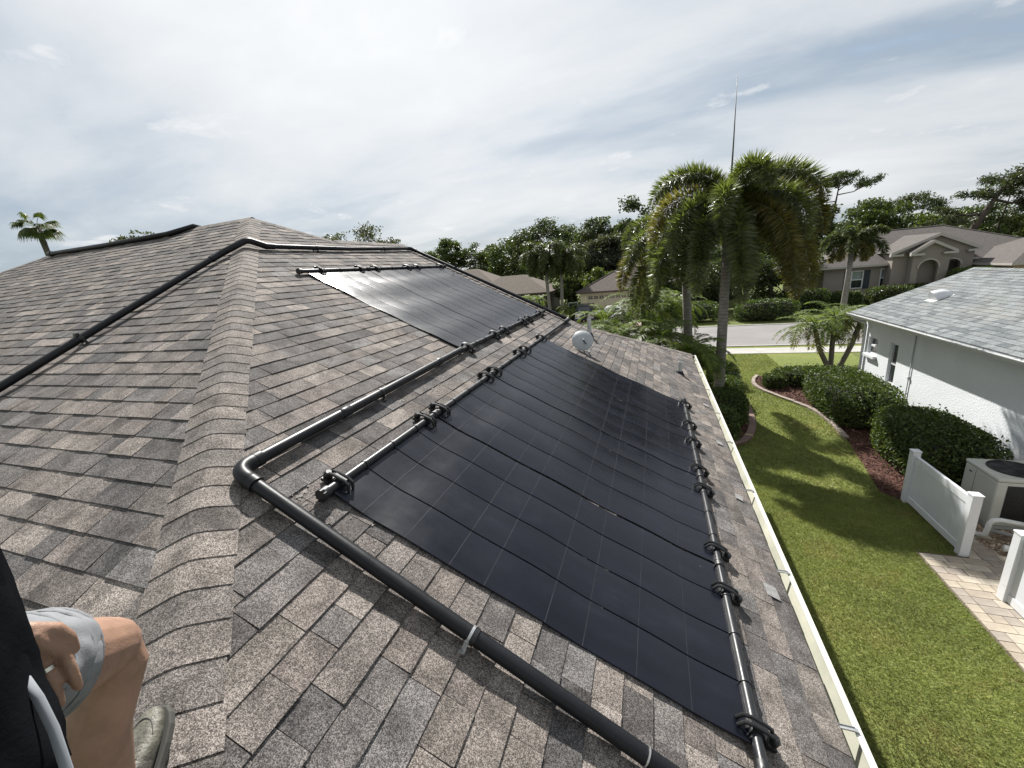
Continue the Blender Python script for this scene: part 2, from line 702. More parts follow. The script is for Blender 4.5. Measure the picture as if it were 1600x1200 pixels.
# slope towards the lawn, in three convex pieces
mb.add([(EAVE_X, -0.93 - EAVE_X, zb(EAVE_X)), (EAVE_X, EAVE_X + 9.8, zb(EAVE_X)), (hx, RAKE_Y, zb(hx)),
        (hx, -0.93 - hx, zb(hx))], [(0, 1, 2, 3)])
mb.add([(hx, -0.93 - hx, zb(hx)), (hx, RAKE_Y, zb(hx)), (WR_X, RAKE_Y, zb(WR_X)), (WR_X, -0.93 - WR_X, zb(WR_X))],
       [(0, 1, 2, 3)])
mb.add([(WR_X, -0.93 - WR_X, zb(WR_X)), (WR_X, 6.21, zb(WR_X)), tuple(APEX)], [(0, 1, 2)])
# near slope
hl = -19.1
mb.add([(EAVE_X, -0.93 - EAVE_X, 3.745 + 0.5 * (-0.93 - EAVE_X)), tuple(APEX), (RIDGE_L, 5.39, 6.44),
        (hl, -1.81, 2.84)], [(0, 1, 2, 3)])
# end slope on the far left, back slope, wing slope, front hip below the gable
mb.add([(hl, -1.81, 2.84), (RIDGE_L, 5.39, 6.44), (hl, 12.59, 2.84)], [(0, 1, 2)])
mb.add([(RIDGE_L, 5.39, 6.44), tuple(APEX), (-5.5, 6.21, 6.03), (-8.6, 9.3, 4.48), (-8.6, 12.59, 2.84), (hl, 12.59, 2.84)],
       [(0, 1, 2, 3, 4, 5)])
mb.add([(-5.5, 6.21, 6.03), (-5.5, RAKE_Y, 6.03), (hx - 8.3, RAKE_Y, 3.955), (hx - 8.3, 9.0, 3.955), (-8.6, 9.3, 4.48)],
       [(0, 1, 2, 3, 4)])
mb.add([(hx, RAKE_Y, 3.955), (EAVE_X, EAVE_X + 9.8, zb(EAVE_X)), (-11.9, EAVE_X + 9.8, zb(EAVE_X)), (hx - 8.3, RAKE_Y, 3.955)],
       [(0, 1, 2, 3)])
deck = mb.build("roof", M_DECK, house)
M_HWALL = simple("house_stucco", (0.55, 0.52, 0.45), 0.9, 0.06, 1.5, 0.5, 40, 0.01)
mb = MB()
mb.prism([(WR_X, RAKE_Y - 0.12, 5.96), (hx, RAKE_Y - 0.12, 3.9), (hx - 8.3, RAKE_Y - 0.12, 3.9)], (0, 0.04, 0))
mb.box2(np.array([-18.6, -1.3, 0.0]), np.array([0.42, 10.3, 2.66]))
mb.build("wall", M_HWALL, house)
mb = MB()
mb.box2(np.array([EAVE_X - 0.028, -1.8, 2.66]), np.array([EAVE_X - 0.004, 10.68, EAVE_Z - 0.012]))
mb.box2(np.array([0.42, -1.8, 2.64]), np.array([EAVE_X - 0.03, 10.68, 2.658]))
mb.build("fascia", M_TRIM, house)
mb = MB()
for a_, b_ in (((WR_X, RAKE_Y + 0.01), (hx, RAKE_Y + 0.01)),):
    mb.prism([Bp(a_[0], a_[1], -0.01), Bp(b_[0], b_[1], -0.01), Bp(b_[0], b_[1], -0.17), Bp(a_[0], a_[1], -0.17)], (0, 0.03, 0))
mb.build("rake_board", M_TRIM, house)

PAL = [(0.124, 0.109, 0.099), (0.101, 0.092, 0.087), (0.146, 0.127, 0.113), (0.075, 0.070, 0.068), (0.166, 0.146, 0.130),
       (0.113, 0.106, 0.102), (0.130, 0.112, 0.101), (0.087, 0.079, 0.075), (0.107, 0.095, 0.087)]


def pal_tint(pal, sd=0.07):
    c = rnd.choice(pal)
    k = rnd.gauss(1.0, sd)
    return (c[0] * k, c[1] * k, c[2] * k, rnd.random())


def clip_poly(poly, a, b, c):
    """keep a*u + b*v + c >= 0"""
    out = []
    n = len(poly)
    for i in range(n):
        p, q = poly[i], poly[(i + 1) % n]
        dp, dq = a * p[0] + b * p[1] + c, a * q[0] + b * q[1] + c
        if dp >= 0:
            out.append(p)
        if (dp >= 0) != (dq >= 0):
            s = dp / (dp - dq)
            out.append((p[0] + (q[0] - p[0]) * s, p[1] + (q[1] - p[1]) * s))
    return out


def shingle_slope(O, U, V, N, n_courses, u0, u1, planes, pal, th=0.0095, wmin=0.13, wmax=0.36, skip=None):
    """Tabs of one slope: list of (verts, faces, tint)."""
    O, U, V, N = (np.asarray(x, float) for x in (O, U, V, N))
    tabs = []
    for k in range(n_courses):
        v0 = k * E_ + rnd.uniform(-0.0015, 0.0015)
        v1 = (k + 1) * E_ + 0.03
        vm = (k + 0.5) * E_
        u = u0 - rnd.uniform(0, 0.35)
        up = rnd.random() < 0.5
        while u < u1:
            w = rnd.uniform(wmin, wmax)
            poly = [(u + 0.0015, v0), (u + w - 0.0015, v0 + rnd.uniform(-0.001, 0.001)), (u + w - 0.0015, v1), (u + 0.0015, v1)]
            for (a, b, c) in planes(vm):
                poly = clip_poly(poly, a, b, c)
                if len(poly) < 3:
                    break
            up = not up if rnd.random() < 0.85 else up
            if len(poly) >= 3:
                lift = th + (0.0038 if up else 0.0) + rnd.uniform(-0.0006, 0.0012)
                top = []
                for (pu, pv) in poly:
                    s = min(1.0, max(0.0, (pv - v0) / (v1 - v0)))
                    top.append(O + U * pu + V * pv + N * (lift * (1 - s) + 0.0035 * s))
                n = len(poly)
                bot = [t - N * lift * 1.05 for t in top]
                F = [tuple(range(n))]
                for i in range(n):
                    j = (i + 1) % n
                    F.append((j, i, n + i, n + j))
                if not (skip and skip(poly)):
                    tabs.append((top + bot, F, pal_tint(pal), sum(top) / n))
            u += w
    return tabs


def tab_size(t):
    c = proj(t[3])
    if c[2] < 0.3 or not (-40 < c[0] < 1064 and -40 < c[1] < 820):
        return 0
    P = [proj(p) for p in t[0][:len(t[0]) // 2]]
    if min(p[2] for p in P) < 0.2:
        return 0
    return abs(sum(P[i][0] * P[(i + 1) % len(P)][1] - P[(i + 1) % len(P)][0] * P[i][1] for i in range(len(P)))) / 2


def lay_tabs(tabs, parent, mat, n_single=300, hidden=None):
    sc = sorted(tabs, key=lambda t: -tab_size(t) if not (hidden and hidden(t[3])) else 0)
    for t in sc[:n_single]:
        MB().add(t[0], t[1], 0, t[2]).build("shingle", mat, parent)
    mb = MB()
    for t in sc[n_single:]:
        mb.add(t[0], t[1], 0, t[2])
    o = mb.build("shingle_courses", mat, parent)
    tag(o, kind="stuff")
    return o


def b_planes(vm):
    # u = y, x = EAVE_X - v / SL
    k = 1 / SL
    out = [(1.0, -k, 0.77 + EAVE_X)]                 # y >= -0.93 - x  ->  y + EAVE_X - v*k + .93 >= 0
    x = EAVE_X - vm * k
    if x > hx:
        out.append((-1.0, -k, EAVE_X + 9.8))          # y <= x + 9.8
    elif x > WR_X:
        out.append((-1.0, 0.0, RAKE_Y + 0.02))
        if x < WR_X + 0.1:
            out.append((0, -1.0, (EAVE_X - WR_X) * SL))
    else:
        out.append((-1.0, k, 5.39 + 6.32 + EAVE_X - 0.0 - 2 * 0.0))   # placeholder, replaced below
        out[-1] = (-1.0, -k, 5.39 + 6.32 + EAVE_X)
    return out


tabsB = shingle_slope((EAVE_X + 0.018, 0, zb(EAVE_X + 0.018)), (0, 1, 0), (-1 / SL, 0, 0.5 / SL), NB, 57, -2.2, 11.0, b_planes, PAL)


def a_planes(vm):
    k = 1 / SL                                        # u = x, y = -1.815 + v*k
    return [(-1.0, -k, -1.09 + 1.815), (1.0, -k, -RIDGE_L + 5.39 + 1.815 - 0.0)]


tabsA = shingle_slope((0, -1.815, 3.745 - 0.5 * 1.815), (1, 0, 0), (0, 1 / SL, 0.5 / SL), NA, 56, -14.6, 1.2, a_planes, PAL)


def under_panels(p):
    return (-1.60 < p[0] < 0.32 and 1.55 < p[1] < 6.1) or (-4.1 < p[0] < -2.25 and 4.25 < p[1] < 7.85)


lay_tabs(tabsB + tabsA, deck, M_SHINGLE, 300, under_panels)

# back slopes, seen only from elsewhere: plain courses as joined tabs
tabsW = shingle_slope((hx - 8.3, 0, 3.955), (0, -1, 0), (1 / SL, 0, 0.5 / SL), np.array([-0.5, 0, 1]) / SL, 32, -8.47, -6.0,
                      lambda vm: [(-1.0, 0, -6.21), (1.0, 0, RAKE_Y + 0.02)], PAL)
tabsF = shingle_slope((0, EAVE_X + 9.82, zb(EAVE_X + 0.02)), (-1, 0, 0), (0, -1 / SL, 0.5 / SL), np.array([0, 0.5, 1]) / SL, 18,
                      -0.9, 12, lambda vm: [(1.0, -1 / SL, EAVE_X + 0.02), (-1.0, 0, 11.5)], PAL)
mb = MB()
for t in tabsW + tabsF:
    mb.add(t[0], t[1], 0, t[2])
tag(mb.build("shingle_courses", M_SHINGLE, deck), kind="stuff")


def caps(start, end, na, nb, hw=0.155, expo=E_, name="hip_cap", pal=PAL, flat=0.0):
    start, end = np.asarray(start, float), np.asarray(end, float)
    L = np.linalg.norm(end - start)
    T = (end - start) / L
    a = np.cross(na, T)
    b = np.cross(T, nb)
    for v, m in ((a, na), (b, nb)):
        v /= np.linalg.norm(v)
    # a and b must fall away from the fold
    if a[2] > 0:
        a = -a
    if b[2] > 0:
        b = -b
    nm = np.asarray(na) + np.asarray(nb)
    nm = nm / np.linalg.norm(nm)
    k = int(L / expo)
    for i in range(k):
        s0, s1 = i * expo + rnd.uniform(-0.003, 0.003), i * expo + expo + 0.05
        sh = rnd.uniform(-0.006, 0.006)
        prof = []
        for d, side, nn in ((hw + sh, a, na), (hw * 0.55, a, na), (hw * 0.22, a, na), (0, None, nm), (hw * 0.22, b, nb),
                            (hw * 0.55, b, nb), (hw - sh, b, nb)):
            base_ = (side * d if side is not None else np.zeros(3))
            cv = -0.006 if side is None else 0.0
            prof.append((base_, np.asarray(nn, float), cv))
        V = []
        for s, lift in ((s0, 0.0215), (s1, 0.0160)):
            for (bb, nn, cv) in prof:
                sag = 0.011 * (np.linalg.norm(bb) / hw)
                V.append(start + T * (s + 0.015 * (1 - np.linalg.norm(bb) / hw) * 0) + bb + nn * (lift + cv - sag * 0.55))
        n = len(prof)
        for j in range(n):
            V.append(V[j] - prof[j][1] * 0.0048)
        F = []
        for j in range(n - 1):
            F.append((j, n + j, n + j + 1, j + 1))
            F.append((j, j + 1, 2 * n + j + 1, 2 * n + j))
        F += [(0, 2 * n, n), (n - 1, 2 * n - 1, 3 * n - 1)]
        # outward orientation
        p0, p1, p2 = V[F[0][0]], V[F[0][1]], V[F[0][2]]
        if np.cross(p1 - p0, p2 - p0)[2] < 0:
            F = [f[::-1] for f in F]
        MB().add(V, F, 0, pal_tint(pal, 0.06)).build(name, M_SHINGLE, deck)


PALC = [(0.140, 0.123, 0.111), (0.123, 0.110, 0.101), (0.156, 0.137, 0.122), (0.112, 0.100, 0.092)]
NF = np.array([0, 0.5, 1.0]) / SL
NL = np.array([-0.5, 0, 1.0]) / SL
caps((EAVE_X, -0.93 - EAVE_X, EAVE_Z), APEX, NA, NB, pal=PALC)
caps((WR_X, 6.21, WR_Z), APEX, NB, NF, pal=PALC)
caps((WR_X, RAKE_Y, WR_Z), (WR_X, 6.21, WR_Z), NB, NL, name="ridge_cap", pal=PALC)
caps((EAVE_X, EAVE_X + 9.8, EAVE_Z), (hx, RAKE_Y, 3.955), NB, NF, pal=PALC)
caps((RIDGE_L, 5.39, 6.44), APEX, NA, NF, name="ridge_cap", pal=PALC)
caps((-16.0, 1.29, 4.39), (RIDGE_L, 5.39, 6.44), NA, NL, pal=PALC)

# sealant dabs left on the shingles between the arrays
mb = MB()
for (x, y, n_) in [(-1.93, 3.3, 9), (-1.88, 3.05, 5), (-1.95, 2.55, 8), (-1.90, 2.25, 5), (-1.75, 1.42, 12), (-1.55, 1.33, 6), (-1.98, 4.4, 6),
                   (-1.95, 5.0, 5), (-1.95, 5.9, 7), (-1.92, 6.6, 6), (-1.9, 7.2, 5), (-1.35, 1.38, 4), (-3.98, 3.6, 1)]:
    for q in range(n_ * 2):
        cx, cy_ = x + rnd.gauss(0, 0.035), y + rnd.gauss(0, 0.06)
        r_ = rnd.uniform(0.002, 0.009)
        st = rnd.uniform(0.5, 2.0)
        ring_ = []
        for a in range(9):
            an = 2 * math.pi * a / 9
            rr = r_ * rnd.uniform(0.25, 1.5)
            ring_.append(Bp(cx + rr * math.cos(an), cy_ + st * rr * math.sin(an), 0.0112))
        mb.add(ring_ + [Bp(cx, cy_, 0.0128)], [(i, (i + 1) % 9, 9) for i in range(9)])
tag(mb.build("sealant_dabs", M_SEAL, deck, smooth=True), kind="stuff")

# gutter and its hangers
gut = empty("gutter", (EAVE_X, 4.5, 2.72), "cream open gutter with metal hangers along the roof edge above the lawn", "gutter")
gp = [(EAVE_X + 0.000, 2.805), (EAVE_X + 0.000, 2.700), (EAVE_X + 0.080, 2.700), (EAVE_X + 0.098, 2.735), (EAVE_X + 0.122, 2.780),
      (EAVE_X + 0.125, 2.800)]
GY0, GY1 = -1.8, EAVE_X + 9.83
mb = MB()
th = 0.004
V, F = [], []
for (x, z) in gp:
    V += [(x, GY0, z), (x, GY1, z), (x + th * 0.9, GY0, z - th), (x + th * 0.9, GY1, z - th)]
for i in range(len(gp) - 1):
    a, b = 4 * i, 4 * (i + 1)
    F += [(a, b, b + 1, a + 1), (a + 2, a + 3, b + 3, b + 2)]
mb.add(V, F)
for y in (GY0, GY1):
    mb.prism([(x, y, z) for x, z in gp], (0, 0.004, 0))
mb.build("trough", M_GUTTER, gut)
mb = MB()
mb.prism([(EAVE_X + 0.100, GY0, 2.803), (EAVE_X + 0.132, GY0, 2.803), (EAVE_X + 0.132, GY0, 2.790), (EAVE_X + 0.127, GY0, 2.782),
          (EAVE_X + 0.124, GY0, 2.796), (EAVE_X + 0.100, GY0, 2.797)], (0, GY1 - GY0, 0))
mb.build("front_lip", M_GUTLIP, gut)
hang = None
for y in [-0.6, 0.6, 1.90, 3.03, 4.22, 5.43, 6.52, 7.75, 9.0, 10.1]:
    if hang is None:
        mb = MB()
        zt = 2.808
        mb.box((EAVE_X + 0.052, y, zt + 0.004), (0.125, 0.020, 0.003))
        mb.box((EAVE_X + 0.045, y - 0.0105, zt + 0.007), (0.115, 0.003, 0.009))
        mb.box((EAVE_X + 0.045, y + 0.0105, zt + 0.007), (0.115, 0.003, 0.009))
        mb.box((EAVE_X + 0.112, y, zt - 0.012), (0.004, 0.022, 0.03))
        mb.box((EAVE_X - 0.005, y, zt + 0.006), (0.018, 0.030, 0.004))
        hang = mb.build("hanger", M_METAL, gut)
        hy = y
    else:
        o = link("hanger", hang.data, gut)
        o.location = (0, y - hy, 0)
# drip edge with leaf litter along the roof edge
mb = MB()
mb.box((EAVE_X + 0.004, (GY0 + GY1) / 2, EAVE_Z - 0.022), (0.05, GY1 - GY0, 0.006))
mb.build("drip_edge", simple("stained_drip_edge", (0.16, 0.155, 0.12), 0.8, 0.6, 9), gut)

# paper tags left on the first course
for i, (x, y, rz, w_, lab) in enumerate([
        (0.79, 2.70, 0.05, 1.0, "whitish paper tag stuck to the shingles by the gutter, nearest of the row"),
        (0.80, 3.93, -0.06, 0.8, "small pale tag on the shingles by the gutter, second nearest"),
        (0.80, 5.21, 0.1, 0.8, "small pale tag on the shingles by the gutter, third nearest"),
        (0.80, 6.66, -0.04, 0.9, "small pale tag on the shingles by the gutter, farthest of the row")]):
    e = empty("paper_tag", Bp(x, y, 0.015), lab, "tag", "pale tags along the roof edge")
    mb = MB()
    c, s = math.cos(rz), math.sin(rz)
    R = []
    for (a, b) in ((-0.042, -0.058), (0.042, -0.058), (0.042, 0.058), (-0.042, 0.058)):
        R.append(Bp(x + (a * c - b * s) * w_, y + (a * s + b * c) * w_, 0.0155))
    mb.prism(R, NB * 0.0015)
    mb.build("sheet", simple("weathered_paper", (0.25, 0.245, 0.24), 0.8, 0.25, 22), e)
# ------------------------------------------------------------------ solar collector arrays
FB = np.column_stack([(0, 1, 0), np.array([-1, 0, 0.5]) / SL, NB])      # along pipe, up the slope, off the roof
FB_E = Matrix([list(r) for r in FB]).to_euler()


def clamp_mesh():
    """Strap bracket over a header pipe: local x along the pipe, y up the slope, z off the roof."""
    mb = MB()
    for dx in (-0.017, 0.017):
        pts = [(dx, -0.075, -0.012), (dx, -0.062, 0.026), (dx, -0.03, 0.036), (dx, 0.03, 0.036), (dx, 0.066, 0.030), (dx, 0.082, 0.004),
               (dx, 0.082, -0.028)]
        mb.tube(pts, 0.0085, 8)
    mb.box((0, 0.002, 0.032), (0.030, 0.075, 0.010))
    mb.box((0, 0.078, -0.022), (0.066, 0.050, 0.020))
    mb.lathe([(0.018, -0.02), (0.026, -0.012), (0.026, 0.012), (0.016, 0.022)], (0.0, 0.086, 0.0), 12)
    mb.tube([(-0.032, 0.0, 0.0), (0.032, 0.0, 0.0)], 0.0315, 14)
    mb.box((0.0, -0.07, -0.03), (0.052, 0.028, 0.022))
    me_o = mb.build("clamp", M_CLAMP, None, smooth=True, autosmooth=0.7, local=True)
    return me_o


clamp0 = clamp_mesh()
CLAMP_ME = clamp0.data
bpy.data.objects.remove(clamp0)


def array(x0, x1, ys, up_clamps, lo_clamps, label, up_ext, lo_ext, bars, und):
    """x0 / x1: upper and lower header, ys: panel edges along the roof."""
    yc = (ys[0] + ys[-1]) / 2
    root = empty("solar_array", Bp((x0 + x1) / 2, yc, 0.0), label, "solar panels", "pool heating solar arrays")
    HN = 0.052
    for i in range(len(ys) - 1):
        ya, yb = ys[i] + 0.012, ys[i + 1] - 0.012
        pan = None
        w = (yb - ya) / 4
        for k in range(4):
            s0, s1 = ya + k * w + (0.0045 if k else 0), ya + (k + 1) * w - (0.0045 if k < 3 else 0)
            nx, ny = 34, 2 * int((s1 - s0) / 0.0086)
            V, F = [], []
            ph = 1.3 + x0 * 1.7 + 0.25 * i + 0.08 * k
            am = und * (0.9 + 0.08 * (k % 2))
            for layer in (0, 1):
                for a in range(nx + 1):
                    s = a / nx
                    x = x0 + 0.012 + (x1 - x0 - 0.024) * s
                    end = min(1.0, min(s, 1 - s) * 9)
                    hgt = 0.020 + (HN - 0.028) * (1 - end)
                    hgt += am * end * (0.5 + 0.5 * math.sin(s * 9 + ph)) + am * 0.6 * end * math.sin(s * 21 + ph * 1.7)
                    for b in range(ny + 1):
                        q = b / ny
                        cr = 0.0025 * math.sin(q * math.pi) * end + (0.00035 if b % 2 else -0.00035) * (1 - layer)
                        V.append(Bp(x, s0 + (s1 - s0) * q, hgt + cr - 0.007 * layer))
            m_ = (nx + 1) * (ny + 1)
            for a in range(nx):
                for b in range(ny):
                    j = a * (ny + 1) + b
                    F.append((j, j + ny + 1, j + ny + 2, j + 1)[::1])
            for a in range(nx):
                for b0 in (0, ny):
                    j = a * (ny + 1) + b0
                    F.append((j, j + ny + 1, m_ + j + ny + 1, m_ + j))
            V = np.array(V)
            mb = MB()
            mb.add(V, F)
            if k == 0:
                pan = mb.build("panel", M_PANEL, root, smooth=True, autosmooth=0.8)
            else:
                mb.build("panel_strip", M_PANEL, pan, smooth=True, autosmooth=0.8)
            # weld bars across the tubes follow the strip's own surface
            for q in bars:
                a = int(q * nx)
                P0 = V[a * (ny + 1)]
                P1 = V[a * (ny + 1) + ny]
                mid = V[a * (ny + 1) + ny // 2]
                mbb = MB()
                d = np.array([-1, 0, 0.5]) / SL * 0.0026
                mbb.add([P0 - d + NB * 0.0014, mid - d + NB * 0.0014, P1 - d + NB * 0.0014, P1 + d + NB * 0.0014, mid + d + NB * 0.0014,
                         P0 + d + NB * 0.0014], [(0, 1, 4, 5), (1, 2, 3, 4)])
                mbb.build("weld_bar", M_BAR, pan)
    # headers with their collars
    for (x, ext, cl, r_) in ((x0, up_ext, up_clamps, 0.0245), (x1, lo_ext, lo_clamps, 0.0245)):
        mb = MB()
        mb.tube([Bp(x, ext[0], HN), Bp(x, ext[1], HN)], r_, 20)
        y = ext[0]
        for i in range(len(ys) - 1):
            for k in range(4):
                yy = ys[i] + 0.012 + (ys[i + 1] - ys[i] - 0.024) * k / 4
                if k:
                    mb.tube([Bp(x, yy - 0.006, HN), Bp(x, yy + 0.006, HN)], r_ + 0.0045, 20)
        hd = mb.build("header_pipe", M_HEADER, root, smooth=True, autosmooth=0.7)
        for y in (ext[0], ext[1]):
            mb = MB()
            sg = 1 if y == ext[0] else -1
            mb.tube([Bp(x, y - sg * 0.02, HN), Bp(x, y + sg * 0.03, HN)], r_ + 0.009, 18)
            for a in range(10):
                an = 2 * math.pi * a / 10
                n_ = math.cos(an) * NB + math.sin(an) * np.array([-1, 0, 0.5]) / SL
                mb.box(Bp(x, y - sg * 0.012, HN) + n_ * (r_ + 0.009), (0.008, 0.02, 0.008))
            mb.build("end_cap", M_CLAMP, hd, smooth=True, autosmooth=0.6)
        for i in range(1, len(ys) - 1):
            mb = MB()
            mb.tube([Bp(x, ys[i] - 0.035, HN), Bp(x, ys[i] - 0.03, HN), Bp(x, ys[i] + 0.03, HN), Bp(x, ys[i] + 0.035, HN)],
                    [r_ + 0.002, r_ + 0.007, r_ + 0.007, r_ + 0.002], 18)
            for dy in (-0.022, 0.022):
                mb.tube([Bp(x, ys[i] + dy - 0.005, HN), Bp(x, ys[i] + dy + 0.005, HN)], r_ + 0.010, 18)
            mb.build("coupling", M_CLAMP, hd, smooth=True, autosmooth=0.6)
        for y in cl:
            o = link("clamp", CLAMP_ME, root)
            p = Bp(x, y, HN) - np.array(root.location)
            o.location = p
            e = FB_E.copy()
            if x == x1:
                e = (Matrix([list(r) for r in FB]) @ Matrix.Rotation(math.pi, 3, "Z")).to_euler()
            o.rotation_euler = e
    return root


BARS = [0.11, 0.22, 0.33, 0.44, 0.56, 0.67, 0.78, 0.89]
array(-1.665, 0.425, [1.47, 2.63, 3.88, 5.05, 6.16], [1.56, 2.50, 2.74, 3.75, 3.99, 4.92, 5.16, 6.05],
      [1.55, 2.38, 2.79, 3.65, 4.03, 4.72, 5.26, 6.05],
      "large dark lower solar array beside the gutter, four panels wide", (1.43, 7.78), (1.38, 6.22), BARS, 0.007)
array(-4.235, -2.115, [4.20, 5.44, 6.70, 7.92], [4.46, 5.26, 5.64, 6.56, 6.88, 7.80], [4.28, 5.18, 5.58, 6.50, 6.86, 7.62],
      "upper solar array reflecting the pale sky, near the top of the roof", (4.10, 7.98), (4.10, 7.95), BARS, 0.011)

# ------------------------------------------------------------------ black supply and return pipes


def bend(a, c, b, r=0.07, n=5):
    """points of a rounded corner at c on the way from a to b"""
    a, c, b = (np.asarray(p, float) for p in (a, c, b))
    p = c + (a - c) / np.linalg.norm(a - c) * r
    q = c + (b - c) / np.linalg.norm(b - c) * r
    return [(1 - t) ** 2 * p + 2 * t * (1 - t) * c + t * t * q for t in np.linspace(0, 1, n)]


pipe1 = empty("supply_pipe", Bp(-2.05, 1.27, 0.06), "thick black pipe with an elbow beside the hip, running down to the gutter",
              "pipe")
c0 = Bp(-2.115, 4.11, 0.058)
el = Bp(-2.03, 1.27, 0.062)
dn = Bp(0.02, 1.155, 0.062)
ov = Bp(0.98, 1.10, 0.075)
mb = MB()
mb.tube([c0, el + (c0 - el) / np.linalg.norm(c0 - el) * 0.05], 0.0335, 24)
mb.build("pipe_run", M_PIPE, pipe1, smooth=True, autosmooth=0.8)
mb = MB()
mb.tube([el + (dn - el) / np.linalg.norm(dn - el) * 0.05, dn, ov], 0.0335, 24)
low = mb.build("pipe_run", M_PIPE, pipe1, smooth=True, autosmooth=0.8)
mb = MB()
mb.tube([ov + (0.0, 0, 0.0), ov + (0.10, 0, -0.06), ov + (0.13, 0, -0.2), ov + (0.13, 0, -2.6)], 0.0335, 20)
mb.build("drop_pipe", M_PIPE, pipe1, smooth=True, autosmooth=0.8)
mb = MB()
pp = bend(c0, el, dn, 0.075, 9)
d1 = (c0 - el) / np.linalg.norm(c0 - el)
d2 = (dn - el) / np.linalg.norm(dn - el)
mb.tube([el + d1 * 0.135, el + d1 * 0.13] + pp + [el + d2 * 0.13, el + d2 * 0.135], [0.036, 0.041] + [0.041] * 9 + [0.041, 0.036], 24)
for d_ in (d1, d2):
    mb.tube([el + d_ * 0.105, el + d_ * 0.145], 0.0425, 24)
mb.build("elbow", M_PIPE, pipe1, smooth=True, autosmooth=0.8)
for (yy, nm_) in ((3.55, "coupling"), (2.1, "coupling")):
    f = (yy - 1.27) / (4.11 - 1.27)
    p = el + (c0 - el) * f
    mb = MB()
    mb.tube([p - d1 * 0.05, p - d1 * 0.046, p + d1 * 0.046, p + d1 * 0.05], [0.034, 0.0375, 0.0375, 0.034], 24)
    mb.build("coupling", M_PIPE, pipe1, smooth=True, autosmooth=0.8)


def strap(parent, p, d, nrm, r, mat, w=0.016, feet=True):
    """Pipe strap round a pipe running along d."""
    p, d, nrm = (np.asarray(x, float) for x in (p, d, nrm))
    d = d / np.linalg.norm(d)
    s = np.cross(d, nrm)
    mb = MB()
    mb.tube([p - d * w / 2, p + d * w / 2], r + 0.0045, 24)
    if feet:
        for sg in (-1, 1):
            mb.box(p + s * sg * (r + 0.018) - nrm * (r + 0.012), (0.03, 0.03, 0.006))
            mb.box(p + s * sg * (r + 0.004) - nrm * (r * 0.5 + 0.006), (0.008, 0.02, r + 0.012), np.column_stack([s, d, nrm]))
    return mb.build("pipe_strap", mat, parent, smooth=True, autosmooth=0.6)


f_ = (el + (dn - el) * 0.62)
strap(pipe1, f_, dn - el, NB, 0.0335, M_METAL, 0.012)
strap(pipe1, f_ + d2 * 0.018, dn - el, NB, 0.034, M_CLAMP, 0.02, False)
f_ = (dn + (el - dn) * 0.03)
strap(pipe1, f_, dn - el, NB, 0.0335, M_METAL, 0.006, False)
strap(pipe1, el + (c0 - el) * 0.44, c0 - el, NB, 0.0335, M_CLAMP, 0.022)

pipe2 = empty("return_pipe", Ap(-5.15, 3.9, 0.06), "long black pipe rising over the left slope and running along under the roof peak", "pipe")
q0, q1 = Ap(-5.20, -1.75, 0.062), Ap(-5.15, 3.86, 0.068)
q2 = np.array([-5.03, 4.16, 3.745 + 0.5 * 4.16 + 0.085])
q3 = Bp(-4.98, 4.36, 0.064)
q4 = Bp(-5.13, 8.19, 0.062)
q5 = Bp(-1.665, 8.19, 0.058)
q6 = Bp(-1.665, 7.80, 0.055)
q3m = Bp(-5.00, 6.0, 0.058)
mb = MB()
mb.tube([q0, q0 + (q1 - q0) * 0.5 + NA * 0.004, q1], 0.034, 20)
mb.build("pipe_run", M_PIPE, pipe2, smooth=True, autosmooth=0.8)
mb = MB()
mb.tube([q3, q3m, q4 - np.array([0, 0.09, 0])], 0.034, 20)
mb.build("pipe_run", M_PIPE, pipe2, smooth=True, autosmooth=0.8)
mb = MB()
d3 = (q5 - q4) / np.linalg.norm(q5 - q4)
mb.tube([q4 + d3 * 0.09, q5 - d3 * 0.08], 0.034, 20)
mb.build("pipe_run", M_PIPE, pipe2, smooth=True, autosmooth=0.8)
for pts in ([q1 - (q1 - q0) / np.linalg.norm(q1 - q0) * 0.14] + bend(q1 - (q1 - q0) * 0.05, q1, q2, 0.05, 4) + bend(q1, q2, q3, 0.06, 5) + [q3, q3 + np.array([0, 0.12, 0])],
            [q4 - np.array([0, 0.14, 0])] + bend(q3, q4, q5, 0.07, 7) + [q4 + d3 * 0.14],
            [q5 - d3 * 0.13] + bend(q4, q5, q6, 0.06, 7) + [q6 + np.array([0, 0.1, 0]), q6]):
    mb = MB()
    mb.tube(pts, 0.0405, 20)
    mb.build("elbow", M_PIPE, pipe2, smooth=True, autosmooth=0.8)
for t in (0.36, 0.72):
    strap(pipe2, q0 + (q1 - q0) * t, q1 - q0, NA, 0.034, M_CLAMP, 0.03)
    mb = MB()
    pt = q0 + (q1 - q0) * t + NA * 0.045
    mb.box(pt, (0.05, 0.03, 0.035))
    mb.build("strap_bolt", M_CLAMP, pipe2, bevel=0.004)
for t in (0.30, 0.80):
    strap(pipe2, q3m + (q4 - q3m) * (t - 0.3) if t > 0.3 else q3 + (q3m - q3) * 0.55, q4 - q3, NB, 0.034, M_CLAMP, 0.03)
mb = MB()
ppos = q4 + d3 * 1.15
mb.tube([ppos + NB * 0.03, ppos + NB * 0.12], [0.02, 0.026], 10)
mb.build("relief_valve", M_CLAMP, pipe2, smooth=True, autosmooth=0.6)

